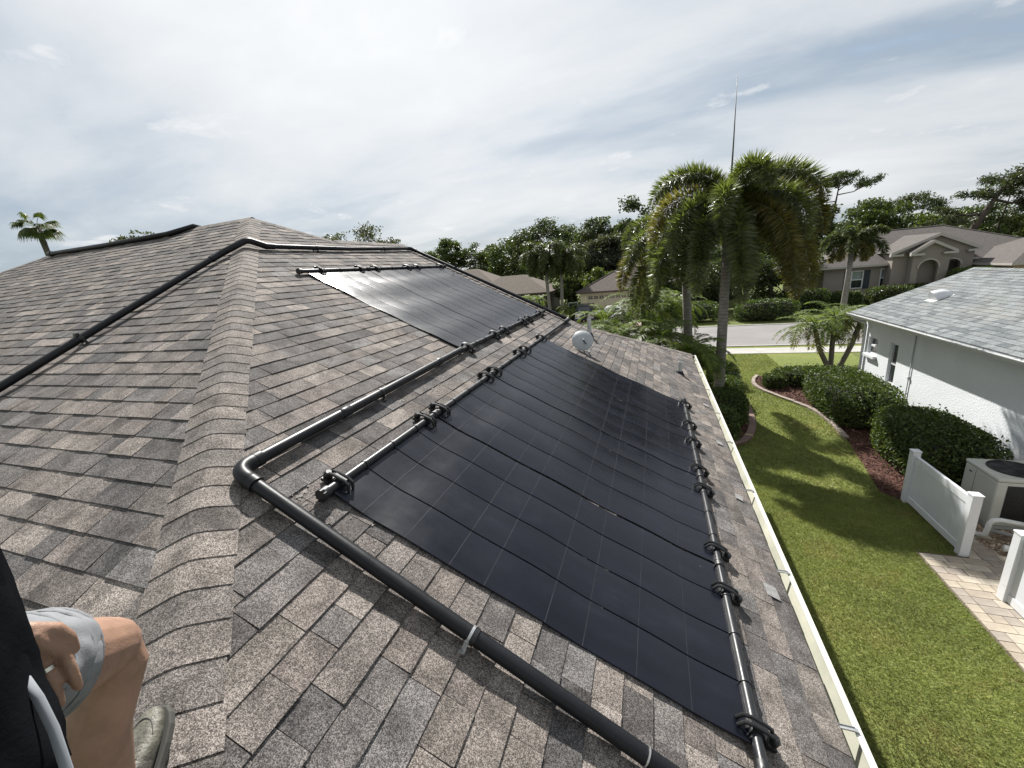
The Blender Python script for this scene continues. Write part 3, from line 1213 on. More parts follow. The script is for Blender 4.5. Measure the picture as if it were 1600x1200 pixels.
# pipe lying just below the left ridge
pipe3 = empty("ridge_pipe", Ap(-9.6, 5.15, 0.06), "black pipe lying along the left ridge below the far palm", "pipe")
ra, rb = Ap(-11.75, 5.20, 0.055), Ap(-7.95, 5.12, 0.055)
rc = np.array([-7.62, 5.34, 6.44 + 0.02])
mb = MB()
mb.tube([ra, (ra + rb) / 2 - NA * 0.012, rb, rb + (rc - rb) * 0.6, rc, rc + np.array([0.12, 0.25, -0.08])], 0.042, 16)
mb.build("pipe_run", M_PIPE, pipe3, smooth=True, autosmooth=0.9)
mb = MB()
mb.tube([ra - np.array([0.05, 0, 0]), ra + np.array([0.06, 0, 0])], 0.05, 16)
mb.build("end_cap", M_CLAMP, pipe3, smooth=True, autosmooth=0.6)

# ------------------------------------------------------------------ dish and vents
dish = empty("satellite_dish", Bp(-1.03, 6.62, 0.0), "pale round satellite dish on the shingles beyond the lower panels", "satellite dish")
dc = Bp(-1.10, 6.60, 0.0) + np.array([0, 0, 0.175])
dn_ = np.array([0.30, -0.80, 0.52])
dn_ /= np.linalg.norm(dn_)
sx_ = np.cross((0, 0, 1.0), dn_)
sx_ /= np.linalg.norm(sx_)
sy_ = np.cross(dn_, sx_)
RR = np.column_stack([sx_, sy_, dn_])
# the back of a shallow bowl faces the lens
prof = [(0.002, 0.047), (0.06, 0.043), (0.12, 0.030), (0.16, 0.012), (0.175, 0.0), (0.179, -0.004), (0.170, -0.006), (0.15, 0.006), (0.10, 0.024), (0.002, 0.037)]
mb = MB()
mb.lathe(prof, dc, 32, RR)
mb.build("reflector", M_DISH, dish, smooth=True, autosmooth=1.2)
mb = MB()
ft = Bp(-1.05, 6.66, 0.012)
mb.tube([ft, ft + np.array([0, 0, 0.12]), dc + dn_ * 0.06], 0.014, 10)
mb.build("mast", M_METAL, dish, smooth=True, autosmooth=0.8)
mb = MB()
mb.box(ft, (0.13, 0.10, 0.01), FB)
mb.build("foot_plate", M_METAL, dish)
mb = MB()
mb.tube([dc + dn_ * 0.058 - sy_ * 0.02, dc + dn_ * 0.075 - sy_ * 0.10 + sx_ * 0.03], 0.009, 8)
mb.build("cable", M_CLAMP, dish, smooth=True, autosmooth=0.8)
mb = MB()
am = dc - sy_ * 0.17
mb.tube([am, am - dn_ * 0.20 - sy_ * 0.02, am - dn_ * 0.27 + sy_ * 0.08], 0.010, 8)
mb.box(am - dn_ * 0.27 + sy_ * 0.1, (0.05, 0.05, 0.08))
mb.build("feed_arm", M_METAL, dish)

M_VENT = simple("pale_vent_pipe", (0.42, 0.43, 0.41), 0.6, 0.12, 8)
for (x, y, h_, r_, lab) in ((0.505, 8.08, 0.24, 0.038, "short pale vent pipe near the far gutter corner"),
                            (-1.17, 7.86, 0.33, 0.040, "taller pale vent pipe standing behind the satellite dish")):
    v = empty("vent_pipe", Bp(x, y, 0.0), lab, "vent pipe", "plumbing vents on the roof")
    b = Bp(x, y, 0.0)
    mb = MB()
    mb.lathe([(r_, -0.06), (r_, h_), (r_ - 0.005, h_), (r_ - 0.006, h_ - 0.1)], b, 18)
    mb.build("stack", M_VENT, v, smooth=True, autosmooth=0.6)
    mb = MB()
    mb.prism([Bp(x - 0.08, y - 0.075, 0.013), Bp(x + 0.07, y - 0.075, 0.013), Bp(x + 0.07, y + 0.075, 0.013), Bp(x - 0.08, y + 0.075, 0.013)], NB * 0.002)
    mb.lathe([(r_ + 0.03, 0.0), (r_ + 0.006, 0.06)], b, 18)
    mb.build("flashing", M_BAR, v)
# ------------------------------------------------------------------ vegetation
def leaves(C, size, aspect=0.5, flat=0.0, jit=0.35):
    """rhombic leaves at centres C (n,3): (V, F)"""
    n = len(C)
    d = nr.normal(size=(n, 3))
    d[:, 2] *= (1 - flat)
    d /= np.linalg.norm(d, axis=1)[:, None]
    e = nr.normal(size=(n, 3))
    e -= d * (e * d).sum(1)[:, None]
    e /= np.linalg.norm(e, axis=1)[:, None]
    s = (size * nr.uniform(1 - jit, 1 + jit, n))[:, None]
    V = np.stack([C - d * s, C + e * s * aspect - d * s * 0.1, C + d * s, C - e * s * aspect - d * s * 0.1], 1).reshape(-1, 3)
    F = np.arange(4 * n).reshape(-1, 4)
    return V, F


def shell_points(c, r, n, thick=0.35):
    d = nr.normal(size=(n, 3))
    d /= np.linalg.norm(d, axis=1)[:, None]
    k = 1 - thick * nr.random(n) ** 1.3
    return np.asarray(c) + d * np.asarray(r) * k[:, None]


M_BARK = simple("grey_brown_bark", (0.10, 0.085, 0.07), 0.95, 0.35, 6, 0.8, 18, 0.03)
M_BARKP = simple("pine_bark", (0.085, 0.066, 0.053), 0.95, 0.4, 4, 0.9, 10, 0.04)
M_LF_DARK = leaf_mat("dark_foliage", (0.030, 0.043, 0.018), (0.070, 0.085, 0.034))
M_LF_MID = leaf_mat("mid_foliage", (0.036, 0.055, 0.017), (0.085, 0.108, 0.034))
M_LF_LITE = leaf_mat("bright_foliage", (0.055, 0.080, 0.020), (0.125, 0.150, 0.042))
M_LF_GREY = leaf_mat("grey_green_foliage", (0.050, 0.055, 0.036), (0.090, 0.095, 0.062))
M_LF_PINE = leaf_mat("pine_needles", (0.030, 0.045, 0.018), (0.075, 0.090, 0.034), 0.25)
M_LF_HEDGE = leaf_mat("hedge_leaves", (0.034, 0.058, 0.017), (0.105, 0.135, 0.040), 0.30, 0.5, 0.25)
M_CORE = simple("hedge_core_shade", (0.018, 0.020, 0.010), 1.0, 0.3, 5)  # inner shade of the hedges is put into this dark colour


def tree(name, x, y, ztop, zbot, rad, label, mat=None, n=5200, leaf=0.20, lobes=20, trunk=0.16, ground=0.0, ry=None, cat="tree", group=None,
         gap=0.0, bark=None, lobe_r=0.36):
    mat = mat or M_LF_DARK
    root = empty(name, (x, y, ground), label, cat, group)
    ry = ry or rad
    zc_ = (ztop + zbot) / 2
    hz = (ztop - zbot) / 2
    L = []
    for i in range(lobes):
        for _ in range(20):
            p = nr.uniform(-1, 1, 3)
            if 0.25 < np.linalg.norm(p) < 0.86:
                break
        L.append((np.array([x + p[0] * rad, y + p[1] * ry, zc_ + p[2] * hz]), np.array([rad, ry, min(hz, rad)]) * lobe_r * nr.uniform(0.65, 1.2)))
    vol = np.array([l[1].prod() ** (2 / 3) for l in L])
    cnt = (n * vol / vol.sum()).astype(int)
    pts = np.concatenate([np.concatenate([shell_points(c, r * np.array([1.05, 1.05, 0.8]), int(k * 0.6), 0.7), c + np.clip(nr.normal(size=(k - int(k * 0.6), 3)), -1.35, 1.35) * r * np.array([0.75, 0.75, 0.5])]) for (c, r), k in zip(L, cnt)])
    V, F = leaves(pts, leaf, 0.55)
    mb = MB()
    base = np.array([x, y, ground - 0.05])
    top = np.array([x + nr.uniform(-0.1, 0.1) * rad, y, zc_])
    mid = (base + top) / 2 + np.array([nr.uniform(-0.15, 0.15), 0, 0])
    mb.tube([base, mid, top], [trunk * 1.3, trunk, trunk * 0.55], 9)
    for (c, r) in L[:12]:
        f = nr.uniform(0.55, 1.0)
        s = base + (top - base) * f
        m_ = (s + c) / 2 + np.array([0, 0, 0.08 * rad])
        mb.tube([s, m_, c], [trunk * 0.42, trunk * 0.28, trunk * 0.10], 5)
    mb.build("trunk", bark or M_BARK, root, smooth=True)
    np_mesh("crown", V, F, mat, root)
    return root


def pine(name, x, y, ztop, label, lean=(0, 0), tiers=(), trunk=0.2, n=3000, leaf=0.22, group=None, mat=None):
    """Long bare trunk, limbs that carry flat needle tufts. tiers: (height fraction, dx, dy, dz, radius)"""
    root = empty(name, (x, y, 0), label, "pine tree", group)
    mb = MB()
    base = np.array([x, y, -0.05])
    top = np.array([x + lean[0], y + lean[1], ztop])
    pts = [base, base + (top - base) * 0.35 + np.array([-lean[0] * 0.10, 0, 0]), base + (top - base) * 0.7 + np.array([-lean[0] * 0.06, 0, 0]), top]
    mb.tube(pts, [trunk, trunk * 0.85, trunk * 0.6, trunk * 0.2], 10)
    allp = []
    tot = sum(t[4] ** 2 for t in tiers)
    for (hf, dx, dy, dz, r) in tiers:
        s = base + (top - base) * hf + np.array([-lean[0] * 0.06 * math.sin(hf * math.pi), 0, 0])
        c = s + np.array([dx, dy, dz])
        m_ = (s + c) / 2 + np.array([0, 0, -0.12 * abs(dx)])
        mb.tube([s, m_, c], [trunk * 0.32, trunk * 0.22, trunk * 0.08], 6)
        for q in range(8):
            cc = c + nr.normal(size=3) * np.array([r * 0.55, r * 0.55, r * 0.22])
            mb.tube([m_, cc], [trunk * 0.10, trunk * 0.04], 4)
            allp.append(shell_points(cc, np.array([r * 0.55, r * 0.55, r * 0.30]), int(1.6 * n * r * r / tot / 8), 1.0))
    V, F = leaves(np.concatenate(allp), leaf * 0.8, 0.25)
    mb.build("trunk", M_BARKP, root, smooth=True)
    np_mesh("crown", V, F, mat or M_LF_PINE, root)
    return root


def frond_path(az, el, L, droop, n=26, power=1.15):
    pts = [np.zeros(3)]
    for i in range(n):
        t = (i + 0.5) / n
        e = max(el - droop * t ** power, -1.52)
        pts.append(pts[-1] + np.array([math.cos(e) * math.sin(az), math.cos(e) * math.cos(az), math.sin(e)]) * L / n)
    return np.array(pts)


def frond(path, leaf_len, per, plume, start=0.12, width=0.017, hang=0.25, sweep=0.55, vee=0.35, taper=0.55):
    """Leaflets along a midrib. plume: all round; else two ranks. Returns V, F (kites)."""
    n = len(path)
    seg = np.linspace(start, 0.995, per)
    idx = seg * (n - 1)
    i0 = np.clip(idx.astype(int), 0, n - 2)
    fr = (idx - i0)[:, None]
    P = path[i0] * (1 - fr) + path[i0 + 1] * fr
    T = path[i0 + 1] - path[i0]
    T /= np.linalg.norm(T, axis=1)[:, None]
    S = np.cross(T, np.array([0, 0, 1.0]))
    S /= np.linalg.norm(S, axis=1)[:, None] + 1e-9
    N = np.cross(S, T)
    prof = np.sin(np.clip((seg - start) / (1 - start), 0, 1) ** 0.75 * math.pi * 0.93 + 0.12)
    prof = taper + (1 - taper) * prof
    prof *= np.where(seg > 0.86, 1 - (seg - 0.86) * 3.2, 1)
    Vs = []
    k = plume if plume else 2
    for j in range(k):
        if plume:
            ang = 2 * math.pi * (j / k + nr.random(per))
            D = np.cos(ang)[:, None] * N + np.sin(ang)[:, None] * S
        else:
            sg = 1 if j == 0 else -1
            D = S * sg + N * (vee + nr.normal(size=(per, 1)) * 0.12)
        D = D / np.linalg.norm(D, axis=1)[:, None]
        D = D + T * (sweep + nr.normal(size=(per, 1)) * 0.12)
        D /= np.linalg.norm(D, axis=1)[:, None]
        ln = (leaf_len * prof * nr.uniform(0.75, 1.12, per))[:, None]
        W_ = np.cross(D, nr.normal(size=(per, 3)) * 0.35 + N)
        W_ /= np.linalg.norm(W_, axis=1)[:, None] + 1e-9
        mid = P + D * ln * 0.45 - np.array([0, 0, 1.0]) * ln * hang * 0.18
        tip = P + D * ln - np.array([0, 0, 1.0]) * ln * hang
        w = width * (0.7 + 0.5 * ln / leaf_len)
        Vs.append(np.stack([P, mid + W_ * w, tip, mid - W_ * w], 1).reshape(-1, 3))
    V = np.concatenate(Vs)
    return V, np.arange(len(V)).reshape(-1, 4)


M_FROND_D = leaf_mat("foxtail_leaflets", (0.052, 0.072, 0.026), (0.145, 0.160, 0.066), 0.45, 0.38, 0.6)
M_FROND_Y = leaf_mat("ageing_leaflets", (0.085, 0.088, 0.028), (0.170, 0.135, 0.052), 0.42, 0.45, 0.35)
M_FROND_G = leaf_mat("green_leaflets", (0.072, 0.112, 0.024), (0.175, 0.215, 0.056), 0.48, 0.5, 0.25)
M_FROND_Q = leaf_mat("queen_palm_leaflets", (0.040, 0.058, 0.020), (0.085, 0.102, 0.036), 0.38, 0.5, 0.25)
M_RACH = simple("green_midrib", (0.10, 0.115, 0.045), 0.6, 0.2, 6)
M_SPEAR = simple("spear_leaf", (0.075, 0.075, 0.06), 0.5, 0.2, 6)


def ringed_trunk(name="palm_trunk_rings", col=(0.21, 0.195, 0.175)):
    t = NT(name)
    g = t.n("ShaderNodeNewGeometry")
    s = t.n("ShaderNodeSeparateXYZ")
    t.l(g.outputs["Position"], s.inputs[0])
    co = t.coord("Object")
    nz = t.noise(co, 3.0, 4, 0.6)
    z = t.math("ADD", t.math("MULTIPLY", s.outputs[2], 9.0), t.math("MULTIPLY", nz, 1.2))
    fr = t.math("FRACT", z)
    ring_ = t.ramp(fr, [(0.0, 0.55), (0.12, 0.62), (0.2, 1.0), (0.9, 1.08)])
    c = t.mix(1.0, t.ramp(t.noise(co, 8, 4, 0.6), [(0.3, tuple(a * 0.7 for a in col)), (0.7, tuple(a * 1.2 for a in col))]), ring_, "MULTIPLY")
    return t.principled(c, 0.9, 0.0, t.bump(fr, 0.4, 0.01), 0.3)


M_PTRUNK = ringed_trunk()


def palm(name, x, y, zc, label, fronds, L=2.6, leaf_len=0.5, per=60, plume=0, trunk=(0.17, 0.13), base_off=(0, 0), mat=None, mat2=None, shaft=0.8,
         spear=0.0, group=None, width=0.02, cat="palm tree", hang=0.3, ground=0.0, sweep=0.55, tmat=None, vee=0.35):
    """fronds: (azimuth, elevation, droop, length factor, older?)"""
    mat = mat or M_FROND_Q
    root = empty(name, (x + base_off[0], y + base_off[1], ground), label, cat, group)
    top = np.array([x, y, zc])
    b = np.array([x + base_off[0], y + base_off[1], ground - 0.05])
    zt = zc - shaft
    s = (zt - b[2]) / (zc - b[2])
    mid = b + (top - b) * s * 0.5 + np.array([base_off[0] * -0.12, 0, 0])
    mb = MB()
    mb.tube([b, b + (mid - b) * 0.15, mid, b + (top - b) * s], [trunk[0] * 1.25, trunk[0], (trunk[0] + trunk[1]) / 2, trunk[1]], 14)
    mb.build("trunk", tmat or M_PTRUNK, root, smooth=True)
    if shaft > 0.25:
        mb = MB()
        mb.tube([b + (top - b) * s, b + (top - b) * s + np.array([0, 0, shaft * 0.3]), top + np.array([0, 0, 0.1])], [trunk[1] * 1.05, trunk[1] * 1.12, trunk[1] * 0.5], 12)
        mb.build("crownshaft", M_RACH, root, smooth=True)
    for (az, el_, dr, lf, old) in fronds:
        path = frond_path(az, el_, L * lf, dr) + top + np.array([0, 0, nr.uniform(-0.1, 0.1)])
        V, F = frond(path, leaf_len, per, plume, width=width, hang=hang, sweep=sweep, vee=vee)
        fo = np_mesh("frond", V, F, (mat2 or mat) if old else mat, root)
        mb = MB()
        mb.tube(path[::4], [0.03 * L / 2.6 * (1 - 0.85 * i / (len(path[::4]) - 1)) for i in range(len(path[::4]))], 5)
        mb.build("midrib", M_RACH, fo, smooth=True)
    if spear:
        mb = MB()
        mb.tube([top, top + np.array([0.02, 0, spear * 0.5]), top + np.array([0.03, 0.02, spear])], [0.035, 0.020, 0.005], 6)
        mb.build("spear_leaf", M_SPEAR, root, smooth=True)
    return root


def ring_fronds(n, rings, az0=0.0, jit=0.2):
    """rings: (count, elevation, droop, length, older)"""
    out = []
    for (c, el_, dr, lf, old) in rings:
        a0 = nr.uniform(0, 6.28)
        for i in range(c):
            out.append((a0 + 2 * math.pi * (i + nr.uniform(-jit, jit)) / c, el_ + nr.normal() * 0.08, dr * nr.uniform(0.9, 1.1), lf * nr.uniform(0.92, 1.08), old))
    return out


# two foxtail palms beside the house
fx1 = [(-1.45, 1.40, 2.65, 1.0, 0), (-1.15, 1.35, 2.5, 0.95, 0), (2.75, 1.38, 2.75, 0.82, 0), (1.35, 1.25, 2.45, 0.98, 0), (-1.9, 0.85, 2.5, 1.02, 1), (1.9, 0.75, 2.4, 1.02, 1),
       (-2.6, 0.35, 2.2, 0.92, 0), (3.14, 0.1, 1.75, 0.98, 0), (2.5, 0.2, 1.9, 1.0, 1), (1.5, 0.15, 1.85, 1.05, 1), (-1.5, 0.25, 1.9, 1.0, 0), (0.3, 1.2, 2.3, 0.85, 0),
       (-0.5, 0.8, 2.3, 0.95, 0), (0.8, 0.6, 2.3, 1.0, 0), (-2.9, 0.9, 2.8, 0.85, 0), (2.0, -0.3, 1.35, 0.95, 1), (-2.1, -0.3, 1.35, 0.92, 0), (2.9, -0.5, 1.1, 0.92, 0),
       (1.05, 0.95, 2.4, 0.98, 0), (3.1, -0.25, 1.35, 1.18, 0), (-2.65, -0.15, 1.5, 1.12, 0), (2.35, -0.25, 1.4, 1.18, 1), (1.75, -0.1, 1.6, 1.15, 1), (-1.8, -0.1, 1.6, 1.12, 0),
       (1.7, 1.15, 2.5, 1.0, 0), (-2.3, 0.6, 2.4, 1.0, 0), (2.3, 0.7, 2.5, 1.0, 0)]
palm("foxtail_palm", 2.15, 14.5, 6.45, "big bushy foxtail palm with a tall bare spear, nearest palm beyond the gutter", fx1, 3.15, 0.47, 105, 10,
     (0.17, 0.13), (0.0, 0.1), M_FROND_D, M_FROND_Y, 1.0, 3.5, "foxtail palms", 0.0135, hang=0.10, sweep=0.34)
fx2 = [(-1.3, 1.1, 2.5, 0.95, 0), (-2.1, 0.8, 2.5, 1.0, 0), (-1.6, 0.35, 2.1, 1.05, 1), (-2.6, 0.25, 2.0, 0.95, 0), (3.1, 0.2, 1.9, 0.95, 0), (-1.8, -0.2, 1.5, 1.0, 0),
       (0.2, 0.7, 2.2, 0.9, 0), (-0.7, 0.6, 2.2, 1.0, 0), (-2.3, -0.5, 1.1, 0.95, 0), (1.2, 0.6, 2.2, 0.9, 0), (-1.2, -0.3, 1.4, 0.95, 1)]
palm("foxtail_palm", 1.05, 16.6, 5.75, "second foxtail palm, its ringed trunk standing just left behind the nearest one", fx2, 3.1, 0.47, 100, 10,
     (0.18, 0.14), (0.5, 0.2), M_FROND_D, M_FROND_Y, 1.0, 0.0, "foxtail palms", 0.0135, hang=0.10, sweep=0.34)

# low date palms in the front bed
for i, (x, y, zc_, L, lab) in enumerate([
        (-2.05, 18.4, 2.55, 1.75, "bushy low date palm in front of the parked white car, leftmost of the front bed"),
        (-1.20, 16.0, 2.35, 1.65, "low date palm behind the vent pipe in the front bed"),
        (-0.40, 18.2, 3.20, 2.0, "taller low date palm standing mid bed, left of the foxtail trunks"),
        (0.20, 15.3, 2.35, 1.65, "low date palm just over the far hip of the roof"),
        (1.00, 13.8, 2.05, 1.6, "low date palm at the roof corner, next to the near foxtail trunk"),
        (0.75, 19.8, 2.90, 1.8, "low date palm behind the foxtail trunks")]):
    palm("date_palm", x, y, zc_, lab, ring_fronds(0, [(8, 1.1, 1.6, 0.95, 0), (12, 0.7, 2.0, 1.0, 0), (9, 0.2, 1.8, 0.95, 0)]), L, 0.36, 64, 0, (0.09, 0.08), (0.1, 0.1),
         M_FROND_G, None, 0.1, 0.0, "low date palms", 0.013, hang=0.35, tmat=M_BARK)

# cluster of three leaning date palms at the corner of the white house
for i, (bx, by, x, y, zc_, lab) in enumerate([
        (7.30, 20.6, 6.55, 20.3, 1.75, "date palm trunk leaning left in the cluster by the white house corner"),
        (7.42, 20.7, 7.30, 20.5, 2.10, "upright middle date palm of the cluster by the white house corner"),
        (7.80, 20.8, 8.25, 20.6, 1.95, "date palm leaning right in the cluster by the white house corner")]):
    palm("date_palm", x, y, zc_, lab, ring_fronds(0, [(6, 0.95, 1.5, 1.0, 0), (9, 0.5, 1.8, 1.05, 0), (7, 0.0, 1.5, 0.95, 1)]), 1.55, 0.33, 46, 0, (0.10, 0.09), (bx - x, by - y),
         M_FROND_G, M_FROND_Y, 0.1, 0.0, "date palm cluster", 0.014, hang=0.4, tmat=M_BARK)

# queen palms across the road, palm before the big house, small palms
for (x, y, zc_, bx, lab) in ((-10.1, 40.0, 6.8, 0.35, "left one of the pair of tall queen palms across the road"), (-8.6, 40.6, 6.2, -0.15, "right one of the pair of tall queen palms across the road")):
    palm("queen_palm", x, y, zc_, lab, ring_fronds(0, [(6, 1.0, 1.8, 0.9, 0), (9, 0.6, 2.2, 1.05, 0), (8, 0.1, 1.7, 1.0, 0), (5, -0.5, 1.0, 0.9, 1)]), 3.1, 0.62, 46, 4, (0.17, 0.15), (bx, 0),
         M_FROND_Q, M_FROND_Q, 0.3, 0.0, "queen palms across the road", 0.035, hang=0.5)
palm("foxtail_palm", 13.3, 36.0, 5.35, "foxtail palm with a spear leaf, standing before the big tan house",
     ring_fronds(0, [(5, 0.9, 1.8, 0.95, 0), (6, 0.35, 1.9, 1.0, 0), (5, -0.35, 1.2, 0.85, 1)]), 2.35, 0.48, 50, 7, (0.20, 0.15), (-0.1, 0), M_FROND_Q, M_FROND_Y, 0.9, 2.3,
     "palms across the road", 0.03, hang=0.35)
for (x, y, zc_, lab) in ((-13.2, 43.0, 2.1, "small yellow-green palm before the left far house, left one"), (-11.6, 42.5, 2.0, "small yellow-green palm before the left far house, right one"),
                         (-7.6, 39.2, 1.1, "small shrubby palm beside the driveway of the cream garage")):
    palm("date_palm", x, y, zc_, lab, ring_fronds(0, [(7, 0.9, 1.6, 1.0, 0), (8, 0.4, 1.8, 1.0, 0)]), 1.5, 0.4, 26, 0, (0.10, 0.09), (0, 0), M_FROND_G, None, 0.1, 0.0, "small palms across the road",
         0.025, tmat=M_BARK)


def fan_palm(name, x, y, zc_, label):
    root = empty(name, (x + 0.5, y, 0), label, "palm tree")
    top = np.array([x, y, zc_])
    mb = MB()
    mb.tube([(x + 0.5, y, -0.05), (x + 0.4, y, zc_ * 0.5), (x + 0.1, y, zc_ * 0.85), top], [0.26, 0.22, 0.20, 0.22], 12)
    mb.build("trunk", M_BARK, root, smooth=True)
    for i in range(26):
        az = i * 2.4 + nr.uniform(-0.2, 0.2)
        el_ = nr.choice([1.2, 0.8, 0.4, 0.1, -0.2]) + nr.normal() * 0.1
        path = frond_path(az, el_, 0.95, 0.5, 8)
        d = path[-1] - path[-2]
        d /= np.linalg.norm(d)
        s = np.cross(d, (0, 0, 1.0))
        s /= np.linalg.norm(s)
        V = []
        for k in range(22):
            a = -1.9 + 3.8 * k / 21
            dd = d * math.cos(a) + s * math.sin(a)
            ln = 0.80 * (0.75 + 0.25 * math.cos(a)) * nr.uniform(0.85, 1.1)
            w = np.cross(dd, np.cross(s, d)) * 0.05
            p0 = path[-1]
            mid = p0 + dd * ln * 0.6
            tip = p0 + dd * ln - np.array([0, 0, 0.5 * ln])
            V += [p0, mid + w, tip, mid - w]
        V = np.array(V) + top
        fo = np_mesh("fan_leaf", V, np.arange(len(V)).reshape(-1, 4), M_FROND_Q, root)
        mb = MB()
        mb.tube(path[::2] + top, 0.02, 4)
        mb.build("leaf_stalk", M_RACH, fo)
    return root


fan_palm("fan_palm", -50.4, 22.0, 12.5, "lone fan palm with drooping leaves standing out against the sky at far left")

# trees beyond the ridge and across the road
G1 = "trees beyond the roof ridge"
for a in [(-26.3, 30, 10.0, 7.0, 1.9, "open-crowned tree peeping over the ridge right of the roof peak, left one"),
          (-23.0, 30, 10.3, 6.6, 2.0, "fuller open tree peeping over the ridge right of the roof peak, middle one"),
          (-20.6, 30.5, 9.1, 6.4, 1.5, "low wispy tree peeping over the ridge right of the roof peak, right one")]:
    tree("broadleaf_tree", a[0], a[1], a[2], a[3], a[4], a[5], M_LF_GREY, 1900, 0.10, 34, 0.12, group=G1, lobe_r=0.24)
tree("bare_shrub_tree", -37.8, 22, 10.9, 9.3, 1.7, "thin twiggy treetop showing over the left ridge", M_LF_GREY, 260, 0.13, 26, 0.10, group=G1, lobe_r=0.2)

G2 = "trees across the road"
T2 = [(-50, 78, 10.6, 5, 4.6, 0, "dark tree at the left end of the far tree line beside the return pipe"),
      (-43.5, 74, 9.6, 4, 4.2, 1, "low rounded tree left in the far tree line"),
      (-35.2, 70, 11.0, 5.2, 2.7, 1, "small round-headed tree rising above the far tree line"),
      (-29.3, 71, 10.2, 3.5, 4.0, 0, "broad dark tree behind the left far roof"),
      (-22.0, 65, 10.6, 3.0, 4.2, 1, "full tree behind the queen palms, left one"),
      (-16.0, 61, 11.0, 3.0, 4.2, 0, "dark tall tree right behind the queen palms"),
      (-11.5, 63, 9.8, 3.0, 3.6, 1, "tree between the queen palms and the cream garage house"),
      (-7.6, 60, 10.6, 3.0, 3.4, 0, "tall dark tree above the cream garage roof, left one"),
      (-2.6, 59, 11.9, 3.0, 3.8, 0, "tallest airy tree above the cream garage roof"),
      (-5.5, 55, 8.4, 2.6, 2.7, 3, "grey mossy tree above the cream garage roof"),
      (-6.0, 49.5, 4.9, 1.0, 2.2, 2, "bright bushy tree close behind the cream garage"),
      (-9.6, 50.0, 5.0, 0.8, 2.3, 1, "bushy tree left of the cream garage"),
      (0.9, 42.5, 5.2, 0.2, 2.6, 1, "leafy tree in front of the cream house, just left of the foxtail crowns"),
      (5.6, 41.5, 5.8, 0.2, 3.2, 0, "dark bushy tree across the road seen below the foxtail crowns"),
      (10.4, 43.5, 6.0, 0.2, 3.4, 0, "dark bushy tree left beside the big tan house"),
      (3.5, 58, 9.5, 2.0, 4.2, 0, "dark tree hidden mostly behind the foxtail palms, left one"),
      (10.0, 57, 8.8, 2.0, 4.2, 1, "dark tree hidden mostly behind the foxtail palms, right one"),
      (17.6, 54, 8.0, 2.0, 3.2, 0, "dark tree left of the big tan house"),
      (24.6, 62, 8.9, 3.0, 3.6, 1, "broad tree behind the big tan house roof, left one"),
      (34.5, 72, 7.3, 2.5, 4.6, 2, "yellow-green low tree behind the big tan house, left one"),
      (40.5, 74, 7.6, 2.5, 5.0, 1, "low tree behind the right wing of the big tan house"),
      (31.4, 50.5, 6.4, 1.5, 2.4, 2, "bright green tree at the far right above the right wing")]
MATS = [M_LF_DARK, M_LF_MID, M_LF_LITE, M_LF_GREY]
for (x, y, zt, zb_, r_, k, lab) in T2:
    if y > 52:
        zt, r_ = zt * 1.13, r_ * 1.12
    tree("broadleaf_tree", x, y, zt, zb_, r_, lab, MATS[k], int(5000 + 1500 * r_), 0.17 if y > 52 else 0.13, 48, 0.2, group=G2, lobe_r=0.26)
# pines
pine("pine_tree", 22.6, 70, 13.2, "windswept pine with one long side limb, right of the foxtail palms", (0.9, 0),
     [(0.98, 0.0, 0, 0.6, 1.7), (0.93, -1.8, 0, 1.0, 1.6), (0.86, 3.6, 0, 1.2, 1.5), (0.8, -2.2, 0, 0.5, 1.4), (0.9, 1.6, 0, 1.6, 1.2)], 0.24, 2600, 0.26, G2)
pine("pine_tree", 28.9, 65, 9.2, "flat-topped pine above the peak of the big tan house", (0.3, 0),
     [(1.0, 0.0, 0, 0.1, 2.0), (0.9, -2.0, 0, 0.2, 1.8), (0.9, 1.9, 0, 0.2, 1.7), (0.75, 2.6, 0, -0.4, 1.6), (0.75, -2.8, 0, -0.3, 1.7), (0.6, 1.0, 1, 0, 1.6)], 0.22, 4200, 0.24, G2)
pine("pine_tree", 26.6, 52, 9.4, "tall pine leaning right at the right edge of the picture", (3.6, 0),
     [(1.0, 0.0, 0, 0.3, 1.7), (0.93, 2.0, 0, 0.5, 1.5), (0.86, -1.6, 0, 0.3, 1.3), (0.82, 2.4, 0, -0.3, 1.4), (0.70, -2.6, 0, 0.6, 1.1), (0.66, -1.6, 0, 0.1, 1.2), (0.9, 1.0, 0, 1.0, 1.2)],
     0.42, 4200, 0.20, G2)
pine("pine_tree", 29.9, 52.5, 8.2, "slender pine just right of the leaning pine", (0.9, 0),
     [(1.0, 0.0, 0, 0.0, 1.5), (0.85, 1.3, 0, 0.0, 1.4), (0.75, -1.2, 0, 0.0, 1.3), (0.6, 1.2, 0, 0.1, 1.5)], 0.15, 2600, 0.2, G2)
# unbroken wood far behind
pts = []
for x in np.arange(-150, 130, 1.7):
    h = 8.2 + 1.6 * math.sin(x * 0.21) + 1.2 * math.sin(x * 0.53 + 1) + nr.normal() * 0.5
    c = np.array([x, 96 + nr.uniform(-4, 4), h * 0.5])
    pts.append(shell_points(c, np.array([2.6, 2.2, h * 0.5]), 330, 0.6))
V, F = leaves(np.concatenate(pts), 0.30, 0.6)
tag(np_mesh("far_wood", V, F, M_LF_DARK), "unbroken dark wood far behind the houses", "wood", kind="stuff")


